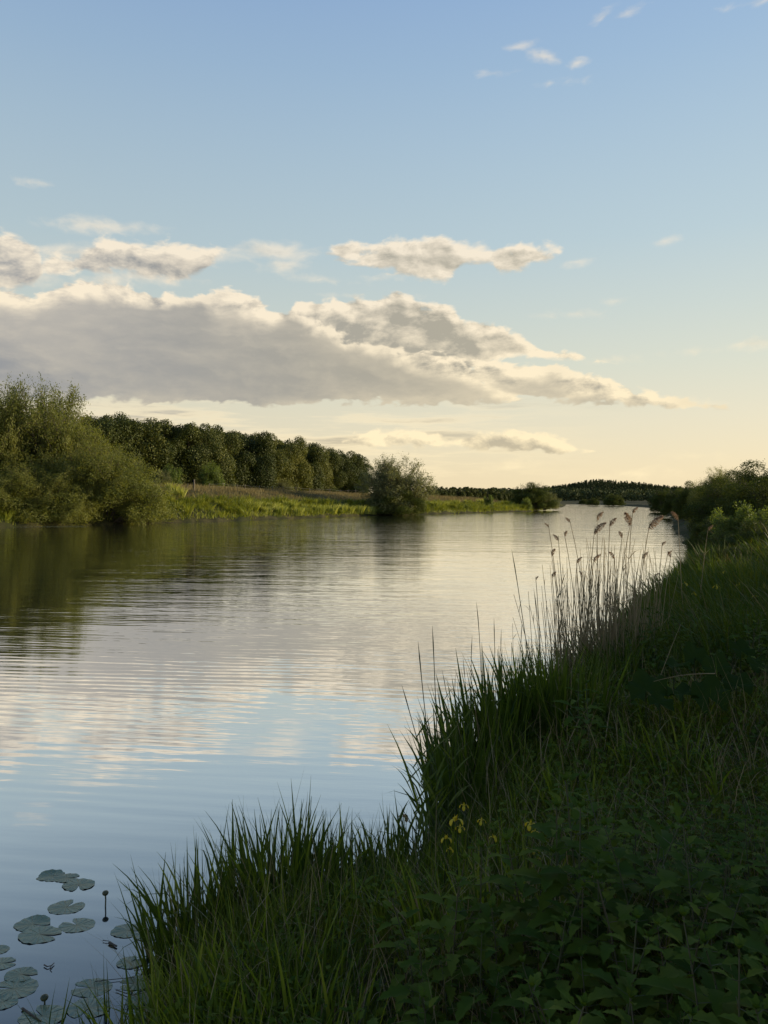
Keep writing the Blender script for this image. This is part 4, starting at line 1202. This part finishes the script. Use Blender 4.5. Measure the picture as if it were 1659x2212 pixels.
def dry_reeds():
    rng = np.random.default_rng(9)
    # plume tip x, y in the photo, foot x, distance, which way the plume hangs, size
    heads = [(1153, 1245, 1172, 9.3, 1, .07), (1192, 1132, 1236, 9.6, -1, .12), (1212, 1158, 1240, 9.2, -1, .16), (1228, 1150, 1262, 9.5, 1, .15), (1196, 1190, 1215, 9.1, 1, .17),
             (1187, 1238, 1190, 8.9, 1, .10), (1237, 1122, 1290, 9.9, -1, .10), (1285, 1136, 1262, 9.4, 1, .24), (1295, 1112, 1300, 9.7, 1, .18), (1327, 1124, 1300, 9.3, 1, .19),
             (1337, 1150, 1318, 9.8, -1, .15), (1362, 1118, 1312, 9.5, -1, .22), (1366, 1098, 1345, 10.0, 1, .16), (1392, 1124, 1352, 9.6, 1, .26), (1396, 1198, 1366, 9.4, 1, .15),
             (1412, 1168, 1388, 10.1, 1, .12), (1290, 1205, 1282, 9.0, 1, .13), (1270, 1240, 1258, 9.0, -1, .10), (1440, 1190, 1400, 10.3, 1, .13), (1458, 1196, 1420, 10.4, -1, .15),
             (1352, 1228, 1345, 9.2, 1, .10), (1320, 1195, 1335, 9.2, -1, .13), (1413, 1240, 1380, 9.6, 1, .08), (1236, 1205, 1225, 9.2, 1, .09), (1462, 1112, 1478, 12.5, -1, .20), (1545, 1140, 1508, 12.8, 1, .13)]
    heads.sort(key=lambda a: a[0])
    for i, (tx, ty, fx, d, side, sz) in enumerate(heads):
        X1, Z1 = atY(tx, d), EYE - (ty - HY) / F * d
        X0 = atY(fx, d); Z0 = max(float(ground_z(X0, d)[0]), 0.05)
        e = empty('dry_reed', (X0, d, Z0))
        tag(e, f'dry reed stem carrying a drooping plume, {ORD[i]} from the left', 'reed', 'dry reed stems with plumes on the near bank')
        sp = stalk_pts(0, 0, 0, (X1 - X0, rng.normal() * .15, Z1 - Z0), rng.normal() * .06)
        MB().add(*pipe(sp, np.linspace(.0070, .0034, len(sp)), 5)).build('stem', M['dry'], e, True)
        mb = MB(); dv = unit(sp[-1] - sp[-2]); plume(mb, sp[-1] - dv * sz * .35, dv, sz * rng.uniform(.65, 1.15), side, rng, 110, 1.35); mb.build('plume', M['plume'], e)
        for _k in range(rng.integers(1, 4)): MB().add(*ribbons(sp[rng.integers(1, 5)][None], rng.uniform(.15, .35, 1), .012, rng.uniform(0, 6.28, 1), rng.uniform(.5, 1.1, 1), rng.uniform(.4, 1.8, 1), 4)).build('leaf', M['dry'], e)
    # bare stems filling the stand: many alike, each its own object
    ms = []
    for k in range(8):
        L = 1.0; sp = stalk_pts(0, 0, -.03, (rng.normal() * .10, rng.normal() * .06, L), rng.normal() * .05)
        mb = MB().add(*pipe(sp, np.linspace(.0052, .0022, len(sp)), 4))
        q = rng.integers(0, 4); b = sp[rng.integers(1, 6, q)] if q else sp[:0]
        if q: mb.add(*ribbons(b, rng.uniform(.10, .25, q), .007, rng.uniform(0, 6.28, q), rng.uniform(.3, 1.1, q), rng.uniform(.4, 2, q), 4))
        ms.append(mb.mesh('dry_reed_stalk', M['dry']))
    for i in range(300):
        c = rng.uniform()
        fx = rng.normal(1290, 72) if c < .8 else rng.uniform(1080, 1440); d = float(np.interp(fx, [1080, 1200, 1420], [8.2, 9.0, 10.6])) + rng.normal() * .35
        X = atY(fx, d); s, _ = shore(np.array([X]), np.array([d]))
        if s[0] < -.15: X += .3
        z = max(float(ground_z(X, d)[0]), 0)
        h = rng.uniform(.8, 1.95) * math.exp(-((fx - 1305) / 330) ** 2)
        o = put('dry_reed_stalk', ms[i % 8], X, d, z, 1.0, rng.uniform(0, 6.28), 'bare dry reed stalk without a plume in the reed stand', 'reed stalk', 'bare dry reed stalks in the stand', h)
        o.rotation_euler = (rng.normal() * .09, rng.normal() * .09 + .03, rng.uniform(0, 6.28))


dry_reeds()


def green_shoots():
    rng = np.random.default_rng(15)
    # tall thin stalks that stand out against the water: tip x, y, foot x, y, thickness
    st = [(868, 1480, 962, 1760, .004), (903, 1385, 948, 1740, .0045), (934, 1352, 950, 1700, .0045), (868, 1630, 935, 1790, .003), (1029, 1300, 1040, 1600, .004), (1020, 1372, 1024, 1620, .0035),
          (1067, 1335, 1072, 1590, .004), (1083, 1358, 1090, 1600, .0035), (1105, 1185, 1165, 1560, .0050), (1128, 1340, 1120, 1590, .0035), (1153, 1270, 1175, 1560, .004), (984, 1455, 1000, 1640, .003),
          (955, 1448, 990, 1650, .003), (704, 1778, 716, 1900, .002), (1000, 1420, 1015, 1630, .003), (1142, 1375, 1150, 1580, .003)]
    st.sort(key=lambda a: a[0])
    for i, (tx, ty, fx, fy, r) in enumerate(st):
        X0, d = P(fx, fy, .1); Z1 = EYE - (ty - HY) / F * d; X1 = atY(tx, d)
        z0 = 0.0; sp = stalk_pts(0, 0, 0, (X1 - X0, .0, Z1 - z0), rng.normal() * .03 - .02, 9)
        rad = np.interp(np.linspace(0, 1, 9), [0, .75, .8, .95, 1], [r, r * .8, r * 1.5, r * .9, r * .2])
        o = MB().add(*pipe(sp, rad, 5)).build('reed_stalk', M['stalk'], None, True); o.location = (X0, d, z0)
        tag(o, f'tall thin leafless reed stalk against the water, {ORD[i]} from the left', 'reed stalk', 'tall thin leafless reed stalks against the water')
    # young leafy reeds leaning over the edge
    G = 'young leafy reed shoots leaning over the water'
    sh = [(893, 1660, 945, 1850), (880, 1700, 930, 1880), (902, 1600, 962, 1830), (915, 1560, 966, 1800), (928, 1640, 960, 1860), (945, 1560, 975, 1800), (960, 1530, 985, 1790), (975, 1620, 985, 1830),
          (868, 1740, 905, 1890), (895, 1760, 925, 1900), (985, 1560, 1005, 1760), (940, 1700, 955, 1890), (910, 1690, 950, 1870), (1000, 1520, 1020, 1720), (970, 1700, 980, 1890), (860, 1790, 885, 1900)]
    sh.sort(key=lambda a: a[0])
    for i, (tx, ty, fx, fy) in enumerate(sh):
        X0, d = P(fx, fy, .05); Z1 = EYE - (ty - HY) / F * d; X1 = atY(tx, d)
        e = empty('reed_shoot', (X0, d, 0.0)); tag(e, f'young leafy reed shoot leaning over the water, {ORD[i]} from the left', 'reed', G)
        sp = stalk_pts(0, 0, 0, (X1 - X0, rng.normal() * .1, Z1), rng.normal() * .04 + .03, 9)
        MB().add(*pipe(sp, np.linspace(.0050, .0016, 9), 5)).build('stem', M['stalk'], e, True)
        k = 7; b = sp[2:9]; lr = np.where(np.arange(k) % 2 == 0, 0.15, math.pi - .15) + rng.normal(size=k) * .5
        v, f = ribbons(b, rng.uniform(.17, .28, k), .017, lr, rng.uniform(.35, .75, k), rng.uniform(.1, .9, k), 5, .04, belly=.6)
        MB().add(v, f).build('leaf_blades', M['blade'], e)


green_shoots()


def iris_flower(mb, c, s, rng, mi=0):
    a0 = rng.uniform(0, 6)
    for k in range(3):            # three hanging falls
        az = a0 + k * 2.094; n = 6; t_ = np.linspace(0, 1, n); d = np.array([math.cos(az), math.sin(az), 0]); sd = np.array([-d[1], d[0], 0])
        r = s * np.array([.05, .3, .62, .85, .95, .92]); z = s * np.array([0, .28, .26, .02, -.28, -.5]); w = s * np.array([.08, .16, .30, .42, .34, .05])
        m = c + d * r[:, None] + np.array([0, 0, 1.0]) * z[:, None]; v = np.stack([m - sd * w[:, None] / 1.4 - [0, 0, s * .04], m, m + sd * w[:, None] / 1.4 - [0, 0, s * .04]], 1).reshape(-1, 3)
        i = np.arange(n - 1)[:, None] * 3; mb.add(v, np.concatenate([i + [[0, 1, 4, 3]], i + [[1, 2, 5, 4]]]), mi)
        az += 1.047; v, f = ribbons(c[None, :] + 0, s * .8, s * .28, np.array([az]), np.array([.25]), np.array([.3]), 4, .1, side=np.array([az + 1.57])); mb.add(v, f, mi)   # standards


def irises():
    rng = np.random.default_rng(19)
    fl = [(985, 1772, 4.2, .036, 'petal', 'largest yellow iris flower at the foot of the young reeds', 2), (1002, 1742, 4.4, .026, 'petal', 'small yellow iris flower just above the largest one', 1),
          (1040, 1774, 4.3, .024, 'petal', 'yellow iris flower to the right of the largest one, between sword leaves', 1), (964, 1812, 4.2, .028, 'petal', 'yellow iris flower hanging below and left of the largest one', 1),
          (972, 1835, 4.2, .020, 'petal', 'drooping yellow iris bud under the hanging flower', 1), (1066, 1810, 4.2, .024, 'petal', 'yellow iris flower half hidden by sword leaves below the middle ones', 1),
          (1146, 1782, 4.3, .034, 'petal', 'yellow iris flower highest on the right-hand iris', 2), (1155, 1838, 4.25, .022, 'petal', 'pair of small yellow iris flowers under the right-hand one', 2), (1135, 1836, 4.25, .018, 'petal', 'smallest yellow iris flower low on the right-hand side', 1),
          (872, 1765, 5.6, .040, 'wilted', 'wilted orange-brown iris flower over the waterside flags', 1), (740, 1800, 5.4, .020, 'wilted', 'small wilted iris bud over the waterside flags left of the larger one', 1),
          (1480, 1262, 13.5, .052, 'petal', 'distant yellow iris flower, leftmost on the far stretch of bank', 1), (1548, 1268, 12.6, .060, 'petal', 'distant yellow iris flower, brightest on the far stretch of bank', 1),
          (1597, 1264, 12.8, .060, 'petal', 'distant yellow iris flower right of the brightest', 1), (1651, 1268, 12.2, .060, 'petal', 'distant yellow iris flower at the right edge of the photo', 1),
          (1500, 1283, 12.9, .045, 'petal', 'distant small yellow iris flower left of the brightest', 1), (1632, 1288, 11.5, .045, 'petal', 'distant small yellow iris flower low near the right edge', 1), (1565, 1236, 14.5, .045, 'petal', 'distant yellow iris flower highest up the bank', 1)]
    for x, y, d, s, m, lb, k in fl:
        X = atY(x, d); Z = EYE - (y - HY) / F * d; g = max(float(ground_z(X, d)[0]), 0.0)
        e = empty('yellow_iris', (X + rng.normal() * .03, d, g)); tag(e, lb, 'iris', 'yellow irises' if m == 'petal' else 'wilted irises')
        top = np.array([X - e.location.x, 0, Z - g]); sp = stalk_pts(0, 0, 0, top, rng.normal() * .03, 7)
        MB().add(*pipe(sp, np.linspace(.005, .0028, 7), 5)).build('stem', M['stalk'], e, True)
        mb = MB(); s *= 1.15; iris_flower(mb, top, s, rng)
        if k == 2: iris_flower(mb, top + np.array([.02, -.02, -.035]), s * .7, rng)
        mb.build('flower', M[m], e)
        n = 7; b = np.stack([rng.normal(size=n) * .04, rng.normal(size=n) * .04, np.zeros(n)], 1)
        v, f = ribbons(b, (Z - g) * rng.uniform(.75, 1.1, n), .022, rng.uniform(0, 6, n), rng.uniform(0, .15, n), rng.uniform(0, .3, n), 5, .05)
        MB().add(v, f).build('sword_leaves', M['blade'], e)


irises()


def butterbur():
    rng = np.random.default_rng(23)
    G = 'big round butterbur leaves'
    for i, (x, y, d, r, lb) in enumerate([
        (1395, 1492, 6.4, .21, 'big round leaf at the left end of the dark hollow'), (1455, 1440, 6.9, .17, 'round leaf above and right of the biggest one'), (1475, 1500, 6.3, .18, 'round leaf in the middle of the dark hollow'),
        (1530, 1505, 6.2, .19, 'wide round leaf at the bottom of the dark hollow'), (1545, 1445, 6.8, .16, 'round leaf at the upper right of the dark hollow'), (1590, 1480, 6.4, .17, 'round leaf at the right end of the dark hollow'),
        (1500, 1420, 7.2, .15, 'small round leaf at the top of the dark hollow'), (1425, 1520, 6.1, .13, 'small round leaf under the biggest one'), (1225, 1835, 3.9, .085, 'single pale round leaf among the nettles right of the yellow flowers'),
        (1600, 1405, 7.4, .15, 'round leaf high at the right edge of the hollow'), (1640, 1440, 6.9, .15, 'round leaf touching the right edge of the photo')]):
        X = atY(x, d); Z = EYE - (y - HY) / F * d; g = float(ground_z(X, d)[0]); Z = max(Z, g + .12)
        e = empty('butterbur', (X, d, g)); tag(e, lb, 'butterbur', G)
        r *= .85; na, nr = 26, 5; mb = MB(); vs_ = [[0, 0, 0]]
        tilt = np.array([rng.normal() * .25, .55 + rng.normal() * .2])
        for k in range(1, nr + 1):
            for j in range(na):
                a = (j + .5) / na * (2 * math.pi - .55) + .27 - math.pi / 2; q = k / nr
                rr = r * q * (1 + .05 * math.sin(j * 2.4) * q) * (.9 + .1 * math.cos(a))
                xx, yy = rr * math.cos(a), rr * math.sin(a)
                vs_.append([xx, yy, xx * tilt[0] - yy * tilt[1] * -1 + .22 * rr * math.sin(a * 5 + i) * q + .25 * rr * (1 - q) + .12 * r * q ** 2])
        fc = []
        for j in range(na - 1): fc.append([0, 1 + j, 2 + j])
        q4 = [[1 + (k - 1) * na + j, 1 + k * na + j, 2 + k * na + j, 2 + (k - 1) * na + j] for k in range(1, nr) for j in range(na - 1)]
        v = np.array(vs_) + [0, 0, Z - g]
        mb.add(v, fc); mb.f.append(np.array(q4)); mb.m.append(np.zeros(len(q4)))
        mb.build('leaf', M['butterbur'], e, True)
        MB().add(*pipe([[0.02, 0.03, -.02], [.01, .02, (Z - g) * .5], [0, 0, Z - g]], [.007, .006, .005], 6)).build('stem', M['stalk'], e, True)
    # stand-out straws and stems
    for (x0, y0, x1, y1, d, z0, r, lb) in [(1545, 1455, 1412, 1472, 5.9, None, .004, 'pale straw lying level across the dark round leaves'), (1400, 1535, 1470, 1350, 6.6, None, .0035, 'thin pale stem leaning in front of the dark round leaves'),
                                           (560, 1990, 650, 2170, 3.9, None, .0035, 'upper of the two bleached straws bent down by the bright grass'), (545, 2010, 640, 2190, 3.85, None, .003, 'lower of the two bleached straws bent down by the bright grass'),
                                           (500, 1960, 548, 2120, 4.2, None, .003, 'short bleached straw left of the two bent ones'), (1240, 1430, 1232, 1250, 8.6, None, .004, 'straight pale stem at the left flank of the dry reeds'),
                                           (1225, 1480, 1300, 1250, 8.3, None, .004, 'dry stem leaning right across the feet of the reeds')]:
        a = np.array([atY(x0, d), d, EYE - (y0 - HY) / F * d]); b = np.array([atY(x1, d + .15), d + .15, EYE - (y1 - HY) / F * (d + .15)])
        t_ = np.linspace(0, 1, 6)[:, None]; p = a + (b - a) * t_; p[:, 2] += .02 * np.sin(np.pi * t_[:, 0])
        o = MB().add(*pipe(p - a, np.linspace(r, r * .5, 6), 5)).build('straw', M['dry'], None, True); o.location = a
        tag(o, lb, 'straw')
    # a few conspicuous bent grasses on the slope
    me = []
    for k in range(3):
        n = 6; v, f = ribbons(np.zeros((n, 3)) + rng.normal(size=(n, 3)) * [.02, .02, 0], rng.uniform(.35, .6, n), .014, rng.uniform(0, 6, n), rng.uniform(.05, .3, n), rng.uniform(.8, 2.4, n), 8, .06)
        me.append(MB().add(v, f).mesh('bent_grass', M['lush']))
    for i, (x, y, lb) in enumerate([(1465, 1560, 'fresh green grass with two bent-over blades in front of the round leaves'), (1625, 1590, 'tall grass with a pale bent tip near the right edge'), (1100, 1840, 'grass with long arching blades between the yellow flowers and the slope'),
                                    (1210, 1730, 'arching grass left of the middle of the slope'), (1160, 2060, 'grass arching over the nettles at the centre'), (1300, 1980, 'single bent grass among the nettle tops'), (930, 2080, 'long bent grass beside the tall nettle'),
                                    (1550, 1750, 'bent grass on the open slope near the right edge'), (1350, 1680, 'bent grass in the middle of the open slope')]):
        X, Y = P(x, y, .9); z = float(ground_z(X, Y)[0]); X, Y = P(x, y, z); put('bent_grass', me[i % 3], X, Y, float(ground_z(X, Y)[0]), 1.0, rng.uniform(0, 6), lb, 'grass', 'conspicuous bent grasses')


butterbur()


def lilies():
    rng = np.random.default_rng(29)
    pads = [(112, 1893, 34, 'ragged lily pad with a lifted edge at the back of the upper group'), (145, 1897, 30, 'lily pad wedged between the ragged one and the round one of the upper group'), (170, 1912, 38, 'round lily pad in front in the upper group'),
            (143, 1960, 43, 'single lily pad below the upper group, notched at the back'), (70, 1997, 42, 'left lily pad of the middle pair overlapping the one in front'), (86, 2020, 50, 'wide lily pad in front of the middle pair'),
            (167, 1999, 42, 'single round lily pad right of the middle pair'), (276, 2011, 40, 'crinkled lily pad half behind the standing flag leaves'), (322, 2020, 34, 'lily pad seen only through the flag leaves at their left edge'),
            (-4, 2052, 26, 'lily pad cut by the left edge, upper of two'), (4, 2082, 34, 'lily pad cut by the left edge, lower of two'), (45, 2106, 38, 'round lily pad with its notch in front near the left edge'),
            (30, 2136, 56, 'large lily pad at the left edge below the round notched one'), (5, 2166, 36, 'lily pad low at the left edge with a turned-up rim'), (282, 2080, 33, 'lily pad touching the thin upright leaves'),
            (198, 2134, 48, 'large lily pad pierced by a sparse grass sprig'), (192, 2178, 52, 'large lily pad just below the pierced one'), (92, 2196, 55, 'smooth lily pad half sunk at the bottom left'),
            (292, 2124, 38, 'lily pad at the foot of the standing flags'), (308, 2160, 40, 'lily pad under the bright grass clump, lower of two'), (318, 2200, 44, 'lily pad nearly hidden by the bottom grass')]
    for i, (x, y, hw, lb) in enumerate(pads):
        X, Y = P(x, y, .0); r = .9 * hw / F * Y; z = .0015 + i % 3 * .0012
        na, nr = 40, 6; vs_ = []; a_n = rng.uniform(0, 6.28); ph = rng.uniform(0, 6, 4); rag = .07 if i == 0 else .025
        for k in range(nr + 1):
            for j in range(na):
                a = j / (na - 1) * (2 * math.pi - .30) + .15; q = k / nr
                rr = r * q * (1 + rag * math.sin(5 * a + ph[0]) * q + rag * .6 * math.sin(11 * a + ph[1]) * q) * (1 - .14 * math.exp(-((a - math.pi) / 1.2) ** 2) * 0)
                rr *= min(1, .72 + 2.2 * min(a - .15, 2 * math.pi - .15 - a)) if q > .3 else 1
                zz = r * (.012 * math.sin(3 * a + ph[2]) + .010 * math.sin(8 * a + ph[3])) * q ** 2 + r * .016 * math.cos(13 * a + math.sin(3 * a)) * q
                if i in (0, 4, 13): zz += r * .14 * q ** 3 * max(0, math.cos(a - ph[2])) ** 3
                vs_.append([rr * math.cos(a + a_n), rr * math.sin(a + a_n) * .76, max(zz, -z + .0008)])
        f = [[k * na + j, (k + 1) * na + j, (k + 1) * na + j + 1, k * na + j + 1] for k in range(nr) for j in range(na - 1)]
        o = MB().add(vs_, f).build('lily_pad', M['pad'], None, True); o.location = (X, Y, z); tag(o, lb, 'lily pad', 'yellow water-lily pads')
        o.data.validate()
    for x, y, hz, s, lb in ((227, 1958, .075, .020, 'closed dark lily bud standing clear of the water right of the pads'), (95, 2168, .02, .020, 'closed dark lily bud low over the water above the half-sunk pad')):
        X, Y = P(x, y, 0); e = empty('lily_bud', (X, Y, 0)); tag(e, lb, 'lily bud')
        MB().add(*pipe([[0, 0, -.06], [.004, 0, hz * .6], [.002, 0, hz]], [.005, .0045, .005], 6)).build('stem', M['bud'], e, True)
        zz = np.linspace(-1, 1, 9); MB().add(*pipe([[.002, 0, hz + s * .8 * q + s * .5] for q in zz], s * np.sqrt(np.maximum(1 - zz ** 2, .002)) * (1 + .1 * zz), 10)).build('bud', M['bud'], e, True)
    for pts, r, lb in [([(95, 2084), (102, 2088), (110, 2086), (117, 2080), (108, 2090), (112, 2094)], .004, 'small curled dark twig floating left of centre of the lilies'),
                       ([(236, 2036), (243, 2040), (252, 2044)], .010, 'dark sodden leaf floating under the crinkled pad'), ([(222, 2031), (236, 2033)], .003, 'tiny dark splinter floating beside the sodden leaf'),
                       ([(205, 2120), (240, 2116), (290, 2111)], .003, 'thin dark stick lying on the water across the pads'), ([(48, 2178), (68, 2192), (88, 2206)], .007, 'dark stick floating at the bottom left beside the half-sunk pad'),
                       ([(250, 2138), (285, 2150), (330, 2140)], .003, 'thin stick curving over the pads by the bottom grass'), ([(290, 2090), (330, 2086), (365, 2092)], .003, 'thin dark stick at the waterline in front of the flag clumps')]:
        q = np.array([[*P(x, y, .008), .008] for x, y in pts]); o0 = q[0].copy()
        v, f = pipe(q - o0, r * np.linspace(1, .6, len(q)), 6); v[:, 2] *= .7
        o = MB().add(v, f).build('floating_twig', M['twig'], None, True); o.location = o0; tag(o, lb, 'twig')


lilies()
